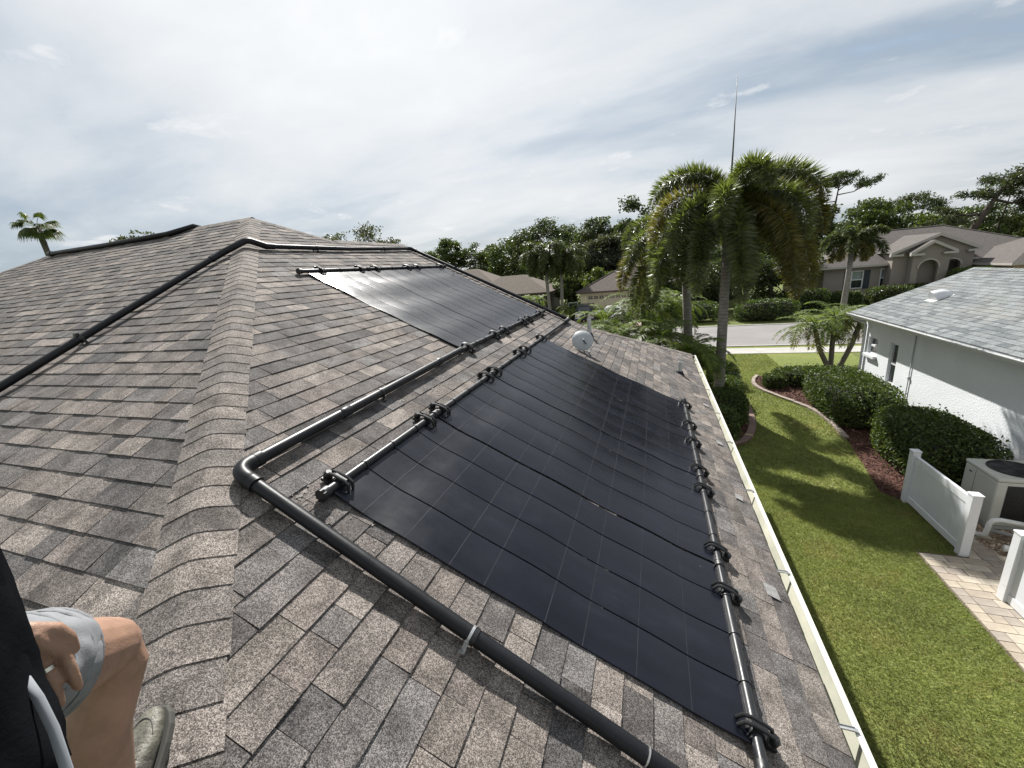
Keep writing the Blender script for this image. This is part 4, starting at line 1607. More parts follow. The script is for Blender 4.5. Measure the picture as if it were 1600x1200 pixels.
def hedge(name, x0, x1, y0, y1, h, label, n=9000, leaf=0.030, mat=None, rot=0.0, group=None, bulge=0.10):
    root = empty(name, ((x0 + x1) / 2, (y0 + y1) / 2, 0), label, "hedge" if "hedge" in name else "shrub", group)
    c = np.array([(x0 + x1) / 2, (y0 + y1) / 2, h / 2])
    s = np.array([(x1 - x0) / 2, (y1 - y0) / 2, h / 2])
    # points on a rounded box by a superellipsoid
    d = nr.normal(size=(n, 3))
    k = (np.abs(d) ** 5).sum(1) ** (1 / 5)
    d = d / k[:, None]
    d[:, 2] = np.where(d[:, 2] < -0.9, -d[:, 2], d[:, 2])
    f = nr.random((n, 1)) ** 2
    lump = 1 + bulge * (np.sin(d[:, 0] * 5 * s[0] + c[0]) * np.sin(d[:, 1] * 4 * s[1] + 2) + nr.normal(size=n) * 0.25)[:, None]
    P = c + d * s * (1 - 0.20 * f) * (0.93 + 0.07 * lump)
    stray = nr.random(n) < 0.06
    P[stray] += (d[stray] * nr.uniform(0.02, 0.12, (stray.sum(), 1)))
    cr, sr = math.cos(rot), math.sin(rot)
    q = P - c
    P = c + np.stack([q[:, 0] * cr - q[:, 1] * sr, q[:, 0] * sr + q[:, 1] * cr, q[:, 2]], 1)
    P[:, 2] = np.maximum(P[:, 2], 0.03)
    V, F = leaves(P, leaf, 0.55)
    np_mesh("foliage", V, F, mat or M_LF_HEDGE, root)
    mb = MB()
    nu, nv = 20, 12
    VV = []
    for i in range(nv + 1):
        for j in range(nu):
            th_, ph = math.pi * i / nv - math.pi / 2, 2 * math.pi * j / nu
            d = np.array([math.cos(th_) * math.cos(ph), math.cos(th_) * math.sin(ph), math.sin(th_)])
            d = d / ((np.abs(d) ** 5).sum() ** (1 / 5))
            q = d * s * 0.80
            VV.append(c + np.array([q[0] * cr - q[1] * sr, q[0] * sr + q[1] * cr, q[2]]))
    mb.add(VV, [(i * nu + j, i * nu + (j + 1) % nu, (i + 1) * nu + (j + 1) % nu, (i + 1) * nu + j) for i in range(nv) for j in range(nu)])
    mb.build("dark_core", M_CORE, root)  # solid core under the leaves, coloured dark in place of inner shade
    return root


GH = "clipped hedges along the white house"
hedge("clipped_hedge", 5.25, 6.65, 9.45, 12.15, 1.22, "clipped box hedge nearest the white fence, against the white wall", 15000, 0.034, group=GH)
hedge("clipped_hedge", 4.95, 6.65, 12.9, 16.3, 1.18, "long clipped hedge below the tall window of the white house", 15000, 0.036, group=GH)
hedge("low_hedge", 4.6, 7.3, 17.2, 18.5, 0.62, "low hedge curving in front of the leaning date palms", 7000, 0.036, group=GH)
hedge("shrub", 4.10, 4.75, 17.0, 17.7, 0.5, "small loose shrub at the tip of the mulch bed", 1600, 0.036)
GS = "shrubs below the gutter corner"
hedge("shrub", 1.9, 2.95, 14.6, 16.2, 0.9, "dark shrub behind the near foxtail trunk, by the lawn edge", 4200, 0.04, group=GS)
hedge("shrub", 1.7, 2.80, 12.9, 14.4, 0.95, "rounded dark shrub in front of the near foxtail trunk", 4600, 0.04, group=GS)
hedge("shrub", 1.5, 2.35, 11.7, 12.9, 0.8, "dark shrub closest to the gutter corner", 3600, 0.04, group=GS)
hedge("shrub", 2.2, 3.3, 17.0, 19.0, 0.75, "leafy shrub left of the lawn, toward the pavement", 3600, 0.045, M_LF_MID, group=GS)
hedge("shrub", 1.2, 3.0, 20.5, 22.6, 0.8, "dark shrub bed next to the pavement behind the foxtail trunks", 3600, 0.045, group=GS)
GB = "shrubs before the big tan house"
for a in [(10.5, 13.2, 38.0, 40.2, 1.8, "round dark bush left of the palm before the big tan house"), (14.2, 16.2, 40.5, 42.0, 1.2, "low bush under the shuttered window of the big tan house"),
          (16.4, 19.0, 39.5, 41.5, 1.5, "bright bush under the second window of the big tan house"), (19.2, 21.4, 41.0, 42.6, 1.4, "flowering bush left of the arched entrance"),
          (21.6, 24.0, 40.0, 42.0, 2.5, "big dark bush in front of the right arch of the tan house"), (6.0, 10.2, 34.2, 36.5, 1.5, "wide hedge across the road behind the foxtail palms"),
          (-0.3, 5.0, 34.6, 37.0, 1.6, "dark bushes across the road left of the wide hedge")]:
    hedge("shrub", *a[:5], a[5], 4200, 0.07, M_LF_MID if "bright" in a[5] else M_LF_HEDGE, group=GB)

# mulch beds
t = NT("red_brown_mulch")
co = t.coord("Object")
c = t.ramp(t.noise(co, 42, 4, 0.7), [(0.3, (0.016, 0.009, 0.007)), (0.5, (0.075, 0.035, 0.026)), (0.7, (0.165, 0.085, 0.066))])
M_MULCH = t.principled(c, 0.95, 0.0, t.bump(t.noise(co, 42, 4, 0.7), 1.0, 0.03), 0.2)
EDR = [(4.23, 18.95), (3.90, 18.2), (3.82, 17.2), (4.37, 15.97), (4.98, 14.8), (5.10, 13.67), (5.02, 12.3), (4.78, 10.75), (4.60, 9.6), (4.86, 9.25)]
bed_r = EDR + [(6.87, 9.25), (6.87, 18.95)]
EDL = [(2.95, 17.2), (3.10, 16.3), (3.12, 15.45), (3.04, 14.0), (2.90, 13.0), (2.63, 12.16), (2.36, 11.75), (1.6, 11.3)]
bed_l = EDL + [(-2.5, 11.3), (-2.5, 19.5), (1.5, 19.5)]
sheet("mulch_bed", bed_r, 0.008, M_MULCH)
sheet("mulch_bed", bed_l, 0.008, M_MULCH)


def inside(pt, poly):
    x, y = pt[..., 0], pt[..., 1]
    r = np.zeros(x.shape, bool)
    n = len(poly)
    for i in range(n):
        (x1, y1), (x2, y2) = poly[i], poly[(i + 1) % n]
        c = ((y1 > y) != (y2 > y)) & (x < (x2 - x1) * (y - y1) / (y2 - y1 + 1e-12) + x1)
        r ^= c
    return r


p = np.column_stack([nr.uniform(3.8, 7, 16000), nr.uniform(9.2, 19, 16000)])
p = p[inside(p, bed_r)]
p2 = np.column_stack([nr.uniform(1, 3.2, 5000), nr.uniform(11.2, 18, 5000)])
p2 = p2[inside(p2, bed_l)]
p = np.concatenate([p, p2])
V, F = leaves(np.column_stack([p, nr.uniform(0.012, 0.035, len(p))]), 0.030, 0.35, 0.7)
M_CHIP = leaf_mat("mulch_chips", (0.035, 0.017, 0.013), (0.20, 0.115, 0.09), 0.0, 0.9, 0.2)
tag(np_mesh("mulch_chips", V, F, M_CHIP), "red brown wood mulch chips in the beds", "mulch", kind="stuff")


def resample(path, step):
    P = [np.array(path[0], float)]
    out = [P[0].copy()]
    acc = 0
    for i in range(1, len(path)):
        a, b = np.array(path[i - 1], float), np.array(path[i], float)
        L = np.linalg.norm(b - a)
        d = step - acc
        while d <= L:
            out.append(a + (b - a) * d / L)
            d += step
        acc = (acc + L) % step
    return out


def smooth_path(p, it=3):
    p = [np.array(q, float) for q in p]
    for _ in range(it):
        q = [p[0]]
        for a, b in zip(p[:-1], p[1:]):
            q += [a * 0.75 + b * 0.25, a * 0.25 + b * 0.75]
        p = q + [p[-1]]
    return p


M_EDGEBR = simple("edging_brick", (0.20, 0.135, 0.11), 0.85, 0.3, 5, 0.3, 60)
M_EDGECO = simple("edging_concrete", (0.26, 0.215, 0.18), 0.9, 0.25, 3, 0.4, 50)
M_EDGEYE = simple("pale_edging_brick", (0.42, 0.31, 0.18), 0.85, 0.2, 8)
for (path, step, sz, mat, lab) in ((EDL[1:], 0.118, (0.205, 0.105, 0.09), M_EDGEBR, "curved brick edging round the shrub bed below the gutter"),
                                   (EDR[:7], 0.31, (0.13, 0.30, 0.085), M_EDGECO, "curved concrete edging round the mulch bed of the white house")):
    sp_ = resample(smooth_path(path), step)
    root = empty("bed_edging", (sp_[0][0], sp_[0][1], 0), lab, "edging")
    me0 = None
    for i in range(len(sp_) - 1):
        d = sp_[i + 1] - sp_[i]
        if me0 is None:
            mb = MB().box((0, 0, sz[2] / 2 - 0.01), sz)
            o = mb.build("edging_brick", mat, root, bevel=0.008, local=True)
            me0 = o.data
        else:
            o = link("edging_brick", me0, root)
            if mat is M_EDGEBR and i == 34:
                o.data = me0.copy()
                o.data.materials.clear()
                o.data.materials.append(M_EDGEYE)
            b = o.modifiers.new("bevel", "BEVEL")
            b.width, b.segments = 0.008, 2
        c = (sp_[i] + sp_[i + 1]) / 2 - sp_[0]
        o.location = (c[0], c[1], rnd.uniform(-0.006, 0.006))
        o.rotation_euler = (rnd.uniform(-.03, .03), 0, math.atan2(d[1], d[0]) - math.pi / 2 + rnd.uniform(-0.04, 0.04))

# lawn blades
def blades(n, x0, x1, y0, y1, hgt, wid, mask):
    p = np.column_stack([nr.uniform(x0, x1, n), nr.uniform(y0, y1, n)])
    p = p[mask(p)]
    n = len(p)
    a = nr.uniform(0, 2 * math.pi, n)
    w = np.column_stack([np.cos(a), np.sin(a), np.zeros(n)]) * wid * nr.uniform(0.6, 1.3, (n, 1))
    b = np.column_stack([p, np.zeros(n)])
    b2 = nr.uniform(0, 2 * math.pi, n)
    ln = hgt * nr.uniform(0.6, 1.3, n)
    tp = b + np.column_stack([np.cos(b2) * ln * 0.8, np.sin(b2) * ln * 0.8, ln * nr.uniform(0.4, 1.0, n)])
    V = np.stack([b - w, b + w, tp], 1).reshape(-1, 3)
    return V, np.arange(3 * n).reshape(-1, 3)


PAVE = [(4.28, -2), (7, -2), (7, 9.25), (5.0, 9.25), (4.9, 7.58), (4.28, 7.58)]


def on_lawn(p):
    p = p + nr.normal(size=p.shape) * 0.018
    return ~(inside(p, bed_r) | inside(p, bed_l) | inside(p, PAVE)) & (p[:, 0] < 7.0)


V1, F1 = blades(150000, 1.7, 5.0, 2.2, 9.6, 0.045, 0.0042, on_lawn)
V2, F2 = blades(90000, 1.7, 5.5, 9.6, 23.3, 0.055, 0.007, on_lawn)
M_BLADE = leaf_mat("grass_blades", (0.100, 0.136, 0.032), (0.275, 0.268, 0.092), 0.35, 0.5, 0.2, straw=(0.26, 0.205, 0.085))
tag(np_mesh("grass", np.concatenate([V1, V2]), np.concatenate([F1, F2 + len(V1)]), M_BLADE), "short mown lawn grass between the two houses", "grass", kind="stuff")
# ------------------------------------------------------------------ white neighbour house
WX, WY1 = 6.88, 16.78            # side wall and its far corner
EX, EZ, P2 = 6.45, 2.86, 0.40   # eave line and pitch
RX = 9.45
nb = empty("white_house", (9.5, 8, 0), "white stucco house with pale grey shingle roof on the right", "house")
mb = MB()


def holed_wall(mb, X, y0, y1, z0, z1, holes, th=0.18):
    """wall in the plane x = X with rectangular openings (y0, y1, z0, z1)"""
    ys = sorted({y0, y1} | {h[0] for h in holes} | {h[1] for h in holes})
    zs = sorted({z0, z1} | {h[2] for h in holes} | {h[3] for h in holes})
    for a, b in zip(ys[:-1], ys[1:]):
        for c, d in zip(zs[:-1], zs[1:]):
            if any(h[0] <= a and b <= h[1] and h[2] <= c and d <= h[3] for h in holes):
                continue
            mb.add([(X, a, c), (X, a, d), (X, b, d), (X, b, c)], [(0, 1, 2, 3)])
    for (a, b, c, d) in holes:
        mb.add([(X, a, c), (X, b, c), (X + th, b, c), (X + th, a, c), (X, a, d), (X, b, d), (X + th, b, d), (X + th, a, d)],
               [(0, 1, 2, 3), (4, 7, 6, 5), (0, 3, 7, 4), (1, 5, 6, 2)])


WINS = [(15.86, 16.46, 1.52, 2.08), (14.68, 15.12, 0.86, 2.12)]
holed_wall(mb, WX, -6.0, WY1, 0, 2.80, WINS)
mb.add([(WX, WY1, 0), (WX, WY1, 2.80), (RX, WY1, 3.9), (RX + 2.45, WY1, 2.80), (RX + 2.45, WY1, 0)], [(0, 1, 2, 3, 4)])
mb.add([(RX + 2.45, -6, 0), (RX + 2.45, WY1, 0), (RX + 2.45, WY1, 2.8), (RX + 2.45, -6, 2.8)], [(0, 1, 2, 3)])
mb.build("wall", M_STUCCO_W, nb)
for (a, b, c, d) in WINS:
    f = 0.045
    mb = MB()
    X0, X1 = WX + 0.055, WX + 0.115
    mb.box2(np.array([X0, a, c]), np.array([X1, a + f, d]))
    mb.box2(np.array([X0, b - f, c]), np.array([X1, b, d]))
    mb.box2(np.array([X0, a + f, d - f]), np.array([X1, b - f, d]))
    mb.box2(np.array([X0, a + f, c]), np.array([X1, b - f, c + f]))
    m_ = (c + d) / 2
    mb.box2(np.array([X0 - 0.006, a + f, m_ - 0.032]), np.array([X1, b - f, m_ + 0.032]))
    w = mb.build("window", M_WHITE, nb, bevel=0.004)
    for (c0_, c1_, off) in ((c + f, m_ - 0.03, 0.02), (m_ + 0.03, d - f, 0.045)):
        mb = MB()
        mb.box2(np.array([X0 + off, a + f, c0_]), np.array([X0 + off + 0.006, b - f, c1_]))
        mb.build("pane", M_GLASS, w)
    mb = MB()
    mb.box2(np.array([WX - 0.10, a - 0.05, c - 0.095]), np.array([WX + 0.05, b + 0.05, c - 0.004]))
    mb.build("sill", M_WHITE, w, bevel=0.006)

# roof
mb = MB()
NR2 = np.array([-P2, 0, 1]) / math.sqrt(1 + P2 * P2)
YE = WY1 + 0.13
rz_ = EZ + P2 * (RX - EX)
mb.add([(EX, -6.3, EZ), (RX, -6.3, rz_), (RX, YE, rz_), (EX, YE, EZ)], [(0, 1, 2, 3)])
mb.add([(RX, -6.3, rz_), (2 * RX - EX, -6.3, EZ), (2 * RX - EX, YE, EZ), (RX, YE, rz_)], [(0, 1, 2, 3)])
rf2 = mb.build("roof", simple("grey_underlay", (0.16, 0.17, 0.17), 0.95), nb)
PALW = [(0.158, 0.170, 0.173), (0.145, 0.158, 0.161), (0.172, 0.184, 0.186), (0.124, 0.136, 0.140), (0.163, 0.175, 0.178), (0.104, 0.115, 0.120)]
SL2 = math.sqrt(1 + P2 * P2)
tabs2 = shingle_slope((EX - 0.02, 0, EZ - 0.02 * P2), (0, -1, 0), (1 / SL2, 0, P2 / SL2), NR2, 23, -YE - 0.0, -5.2,
                      lambda vm: [(1.0, 0, YE + 0.005), (-1.0, 0, -5.0), (0, -1.0, (RX - EX) * SL2 + 0.02)], PALW, 0.012, 0.14, 0.34)
lay_tabs(tabs2, rf2, M_SHINGLE_W, 300)
mb = MB()
for i in range(150):
    y = -6.2 + i * 0.155
    if y > YE - 0.1:
        break
    t_ = rnd.uniform(0.85, 1.1)
    mb.add([(RX - 0.15, y, rz_ - 0.06 + 0.03), (RX, y, rz_ + 0.030), (RX + 0.15, y, rz_ - 0.03), (RX + 0.15, y + 0.19, rz_ - 0.045), (RX, y + 0.19, rz_ + 0.018), (RX - 0.15, y + 0.19, rz_ - 0.045)],
           [(0, 1, 4, 5), (1, 2, 3, 4)], 0, (0.19 * t_, 0.205 * t_, 0.206 * t_, rnd.random()))
tag(mb.build("ridge_caps", M_SHINGLE_W, rf2), kind="stuff")
mb = MB()
mb.prism([(EX - 0.01, YE, EZ - 0.02), (RX, YE, rz_ - 0.02), (RX, YE, rz_ - 0.15), (EX - 0.01, YE, EZ - 0.15)], (0, 0.025, 0))
mb.box2(np.array([EX - 0.003, -6.3, EZ - 0.15]), np.array([EX + 0.018, YE - 0.002, EZ - 0.012]))
mb.box2(np.array([EX + 0.02, -6.3, 2.715]), np.array([WX - 0.002, YE - 0.002, 2.735]))
mb.build("fascia", M_TRIM, nb)
mb = MB()
gp2 = [(EX - 0.005, EZ - 0.03), (EX - 0.005, EZ - 0.12), (EX - 0.08, EZ - 0.12), (EX - 0.115, EZ - 0.05), (EX - 0.118, EZ - 0.03)]
V, F = [], []
for (x, z) in gp2:
    V += [(x, -6.3, z), (x, YE + 0.02, z), (x - 0.003, -6.3, z - 0.004), (x - 0.003, YE + 0.02, z - 0.004)]
for i in range(len(gp2) - 1):
    a, b = 4 * i, 4 * (i + 1)
    F += [(a, b, b + 1, a + 1), (a + 2, a + 3, b + 3, b + 2)]
mb.add(V, F)
mb.prism([(x, YE + 0.02, z) for x, z in gp2], (0, 0.005, 0))
mb.box2(np.array([EX - 0.126, -6.3, EZ - 0.036]), np.array([EX - 0.104, YE + 0.02, EZ - 0.024]))
g2 = mb.build("gutter", M_TRIM, nb)
mb = MB()
for y in np.arange(7.0, 16.8, 0.95):
    mb.box((EX - 0.055, y, EZ - 0.02), (0.11, 0.02, 0.006))
mb.build("gutter_straps", M_METAL, g2)
mb = MB()
yd = WY1 - 0.11
mb.tube([(EX - 0.05, yd, EZ - 0.10), (EX + 0.05, yd, EZ - 0.22), (WX - 0.10, yd, EZ - 0.34), (WX - 0.055, yd, EZ - 0.45), (WX - 0.055, yd, 0.2), (WX - 0.2, yd, 0.05)], 0.042, 8)
mb.build("downspout", M_TRIM, nb, smooth=True, autosmooth=0.5)
mb = MB()
mb.tube([(WX - 0.025, 13.9, 2.70), (WX - 0.025, 13.9, 0.55), (WX - 0.025, 13.88, 0.2)], 0.014, 8)
cd = mb.build("conduit", simple("grey_conduit", (0.42, 0.44, 0.46), 0.5), nb, smooth=True)
mb = MB()
mb.box((WX - 0.03, 13.9, 1.33), (0.05, 0.05, 0.09))
mb.build("junction_box", M_TRIM, cd, bevel=0.006)
sp_t = empty("garden_tap", (WX - 0.05, 13.72, 0.5), "small dark tap on the white wall above the near hedge", "tap")
mb = MB()
mb.tube([(WX, 13.80, 0.62), (WX - 0.08, 13.80, 0.62), (WX - 0.10, 13.80, 0.52)], 0.016, 8)
mb.tube([(WX - 0.05, 13.74, 0.66), (WX - 0.05, 13.86, 0.66)], 0.012, 8)
mb.build("spout", M_RUST, sp_t, smooth=True)
# dome vent on its slope
dv = empty("roof_vent", (7.79, 15.06, EZ + P2 * (7.79 - EX)), "white dome vent on the pale grey roof", "roof vent")
vb = np.array([7.79, 15.06, EZ + P2 * (7.79 - EX)])
FV = np.column_stack([(0, -1, 0), np.array([1, 0, P2]) / SL2, NR2])
mb = MB()
V, F = [], []
nu, nv = 18, 7
for i in range(nv + 1):
    for j in range(nu + 1):
        a = math.pi * j / nu
        k = i / nv
        w, h_, l_ = 0.19, 0.25, 0.42
        sc_ = math.sqrt(max(0.0, 1 - k ** 2.2))
        V.append(vb + FV @ np.array([w * math.cos(a) * (0.35 + 0.65 * sc_), -0.14 + l_ * k, 0.015 + h_ * math.sin(a) * sc_]))
for i in range(nv):
    for j in range(nu):
        q = i * (nu + 1) + j
        F.append((q, q + 1, q + nu + 2, q + nu + 1))
F.append(tuple(range(nu + 1)))
mb.add(V, F)
mb.build("hood", M_WHITE, dv, smooth=True, autosmooth=0.8)
mb = MB()
mb.box(vb + NR2 * 0.017, (0.44, 0.50, 0.004), FV)
mb.build("flange", M_VENT, dv)

# ------------------------------------------------------------------ vinyl screen fence
M_VINPAN = simple("vinyl_panel", (0.64, 0.66, 0.69), 0.38, 0.06, 1.5)


def fence_post(x, y, h, parent):
    mb = MB()
    mb.box((x, y, h / 2 - 0.03), (0.127, 0.127, h + 0.06))
    o = mb.build("post", M_WHITE, parent, bevel=0.006)
    mb = MB()
    mb.box((x, y, h + 0.012), (0.142, 0.142, 0.022))
    mb.add([(x - 0.071, y - 0.071, h + 0.0231), (x + 0.071, y - 0.071, h + 0.0231), (x + 0.071, y + 0.071, h + 0.0231), (x - 0.071, y + 0.071, h + 0.0231), (x, y, h + 0.036)],
           [(0, 1, 4), (1, 2, 4), (2, 3, 4), (3, 0, 4)])
    mb.build("post_cap", M_WHITE, o)
    return o


def fence(x, ya, yb, h, posts, label):
    root = empty("fence_panel", (x, (ya + yb) / 2, 0), label, "fence", "white vinyl screens round the pool equipment")
    for y in posts:
        fence_post(x, y, h, root)
    mb = MB()
    mb.box2(np.array([x - 0.025, ya, h - 0.22]), np.array([x + 0.025, yb, h - 0.07]))
    mb.build("top_rail", M_WHITE, root, bevel=0.005)
    mb = MB()
    mb.box2(np.array([x - 0.025, ya, 0.04]), np.array([x + 0.025, yb, 0.17]))
    mb.build("bottom_rail", M_WHITE, root, bevel=0.005)
    n = int(round((yb - ya) / 0.28))
    for i in range(n):
        a, b = ya + (yb - ya) * i / n, ya + (yb - ya) * (i + 1) / n
        mb = MB()
        mb.box2(np.array([x - 0.012, a + 0.0008, 0.16]), np.array([x + 0.012, b - 0.0008, h - 0.21]))
        mb.build("board", M_VINPAN, root)
    return root


fence(4.90, 7.72, 9.22, 1.12, [7.66, 9.28], "white vinyl screen beside the mulch bed, in front of the heat pump")
fence(4.84, 4.3, 6.58, 1.12, [6.64, 4.25], "white vinyl screen cut by the right edge of the picture, nearest one")

# ------------------------------------------------------------------ heat pump and pipework
M_CAB = simple("beige_cabinet", (0.52, 0.515, 0.46), 0.45, 0.06, 2.5)
M_BLACKG = simple("black_grille", (0.012, 0.012, 0.013), 0.5, 0.3, 20)
hp = empty("heat_pump", (6.13, 8.95, 0), "beige pool heat pump with black round fan top, behind the white screen", "heat pump")
x0, x1, y0, y1, hh = 5.70, 6.56, 8.53, 9.32, 1.02
mb = MB()
mb.box2(np.array([x0, y0, 0.08]), np.array([x1, y1, 0.94]))
cab = mb.build("cabinet", M_CAB, hp, bevel=0.02)
mb = MB()
mb.box2(np.array([x0 - 0.012, y0 - 0.012, 0.942]), np.array([x1 + 0.012, y1 + 0.012, hh]))
lid = mb.build("top_cover", M_CAB, hp, bevel=0.03, bseg=3)
mb = MB()
mb.box2(np.array([x0 - 0.005, y0 - 0.005, 0.02]), np.array([x1 + 0.005, y1 + 0.005, 0.078]))
mb.build("base", simple("grey_base", (0.40, 0.40, 0.37), 0.6), hp)
mb = MB()
mb.box2(np.array([x0 + 0.14, y0 - 0.006, 0.20]), np.array([x1 - 0.08, y0 - 0.002, 0.88]))
gr = mb.build("coil_opening", M_BLACKG, cab)
mb = MB()
for i in range(22):
    x = x0 + 0.16 + i * 0.029
    mb.box((x, y0 - 0.009, 0.54), (0.004, 0.004, 0.66))
for i in range(8):
    mb.box(((x0 + x1) / 2 + 0.03, y0 - 0.012, 0.24 + i * 0.085), (0.62, 0.003, 0.004))
mb.build("wire_guard", M_CLAMP, gr)
mb = MB()
mb.box2(np.array([x0 - 0.003, y0 + 0.50, 0.10]), np.array([x0 - 0.0005, y0 + 0.504, 0.93]))
mb.build("panel_seam", M_BLACKG, cab)
mb = MB()
mb.box2(np.array([x0 - 0.004, y0 + 0.56, 0.76]), np.array([x0 - 0.0008, y0 + 0.68, 0.87]))
pl = mb.build("control_plate", simple("pale_plate", (0.55, 0.55, 0.53), 0.4), cab)
mb = MB()
mb.box2(np.array([x0 - 0.007, y0 + 0.59, 0.82]), np.array([x0 - 0.0045, y0 + 0.65, 0.85]))
mb.build("display", M_BLACKG, pl)
fc = np.array([6.14, 8.93, hh])
mb = MB()
mb.lathe([(0.345, -0.004), (0.345, 0.012), (0.325, 0.020), (0.318, 0.004)], fc, 40)
mb.build("fan_ring", M_BLACKG, lid, smooth=True, autosmooth=0.5)
mb = MB()
mb.lathe([(0.318, 0.001), (0.001, 0.0012)], fc, 40)
mb.build("fan_well", M_BLACKG, lid)
mb = MB()
for k in range(5):
    a = 2 * math.pi * k / 5
    d = np.array([math.cos(a), math.sin(a), 0])
    s = np.array([-math.sin(a), math.cos(a), 0])
    mb.add([fc + d * 0.06 + s * 0.03 + (0, 0, 0.004), fc + d * 0.30 + s * 0.10 + (0, 0, 0.006), fc + d * 0.30 - s * 0.06 + (0, 0, 0.014), fc + d * 0.06 - s * 0.03 + (0, 0, 0.010)], [(0, 1, 2, 3)])
mb.lathe([(0.07, 0.003), (0.06, 0.02), (0.02, 0.026)], fc, 16)
mb.build("fan", simple("grey_fan", (0.05, 0.05, 0.055), 0.5), lid)
mb = MB()
for r_ in np.arange(0.05, 0.32, 0.035):
    pts = [fc + np.array([r_ * math.cos(a), r_ * math.sin(a), 0.034 - 0.04 * r_]) for a in np.linspace(0, 2 * math.pi, 33)]
    mb.tube(pts, 0.0022, 4, False)
for k in range(8):
    a = 2 * math.pi * k / 8
    mb.tube([fc + np.array([0.02 * math.cos(a), 0.02 * math.sin(a), 0.036]), fc + np.array([0.325 * math.cos(a), 0.325 * math.sin(a), 0.02])], 0.003, 4)
mb.build("fan_guard", M_CLAMP, lid)

pv = empty("pool_plumbing", (5.75, 8.2, 0), "white bent plastic pipes and valve on the ground before the heat pump", "pipes")
mb = MB()
k = [(5.55, 9.0, 0.06), (5.40, 8.30, 0.06), (5.40, 8.22, 0.07), (5.46, 8.15, 0.12), (5.47, 8.14, 0.36), (5.50, 8.13, 0.42), (5.58, 8.11, 0.45), (5.86, 8.02, 0.45)]
mb.tube(k, 0.036, 14)
mb.build("pipe", M_PVC, pv, smooth=True)
mb = MB()
mb.tube([(5.98, 8.0, 0.44), (6.45, 7.80, 0.40), (6.7, 7.7, 0.40)], 0.036, 14)
mb.build("pipe", M_PVC, pv, smooth=True)
mb = MB()
mb.tube([(5.66, 7.55, 0.30), (5.72, 7.52, 0.36), (5.85, 7.45, 0.36), (6.4, 7.2, 0.36)], 0.04, 14)
mb.build("pipe", M_PVC, pv, smooth=True)
mb = MB()
mb.tube([(5.6, 8.3, 0.12), (6.4, 7.9, 0.14)], 0.034, 12)
mb.build("pipe", simple("grey_pvc", (0.36, 0.36, 0.34), 0.45), pv, smooth=True)
mb = MB()
mb.lathe([(0.05, -0.06), (0.075, -0.05), (0.075, 0.05), (0.05, 0.07), (0.03, 0.10)], (5.92, 8.0, 0.46), 16)
for a in (0.3, 1.87, 3.4):
    mb.box((5.92 + 0.05 * math.cos(a), 8.0 + 0.05 * math.sin(a), 0.57), (0.16, 0.03, 0.025), np.array([[math.cos(a), -math.sin(a), 0], [math.sin(a), math.cos(a), 0], [0, 0, 1]]))
mb.build("valve", M_CLAMP, pv)
pm_ = empty("pool_pump", (5.75, 7.75, 0), "small black and white pump low on the gravel behind the near screen", "pump")
mb = MB()
mb.tube([(5.62, 7.78, 0.11), (5.90, 7.70, 0.11)], 0.075, 16)
mb.build("motor", M_BLACKG, pm_, smooth=True, autosmooth=0.6)
mb = MB()
mb.tube([(5.50, 7.815, 0.11), (5.62, 7.78, 0.11)], 0.055, 16)
mb.build("cap", M_PVC, pm_, smooth=True, autosmooth=0.6)
mb = MB()
mb.box((5.76, 7.74, 0.02), (0.2, 0.12, 0.03))
mb.build("foot", M_BLACKG, pm_)

# ------------------------------------------------------------------ paver walk and gravel
sheet("gravel_bed", [(5.32, 2), (6.99, 2), (6.99, 9.24), (5.02, 9.24), (5.02, 8.6)], 0.010, simple("sandy_soil", (0.22, 0.17, 0.125), 0.95, 0.3, 5, 0.5, 60))
p = np.column_stack([nr.uniform(5.0, 6.9, 9000), nr.uniform(5.0, 9.2, 9000)])
p = p[(p[:, 0] > 5.42 - 0.10 * (p[:, 1] - 7)) & ~((p[:, 0] > x0 - .02) & (p[:, 1] > y0 - .02))]
V, F = leaves(np.column_stack([p, nr.uniform(0.012, 0.024, len(p))]), 0.020, 0.7, 0.5)
tag(np_mesh("gravel", V, F, leaf_mat("river_gravel", (0.30, 0.21, 0.14), (0.58, 0.47, 0.36), 0.0, 0.8)), "tan river gravel under the pool equipment", "gravel", kind="stuff")
pw = empty("paver_walk", (4.9, 6.5, 0))
tag(pw, kind="structure")
sheet_o = MB().box2(np.array([4.27, 1.5, -0.02]), np.array([5.50, 7.60, 0.004])).box2(np.array([4.97, 7.602, -0.02]), np.array([5.40, 8.75, 0.004])).build("sand_bed", simple("joint_sand_dark", (0.13, 0.10, 0.08), 0.95), pw)
PAVM = []
for i, c in enumerate([(0.35, 0.30, 0.235), (0.30, 0.252, 0.20), (0.38, 0.335, 0.27), (0.275, 0.237, 0.20)]):
    PAVM.append(simple("tan_paver", c, 0.85, 0.18, 6, 0.3, 70, speck=0.12, sscale=120))
pav_me = {}
rowh = 0.157
k = 0
y = 2.2
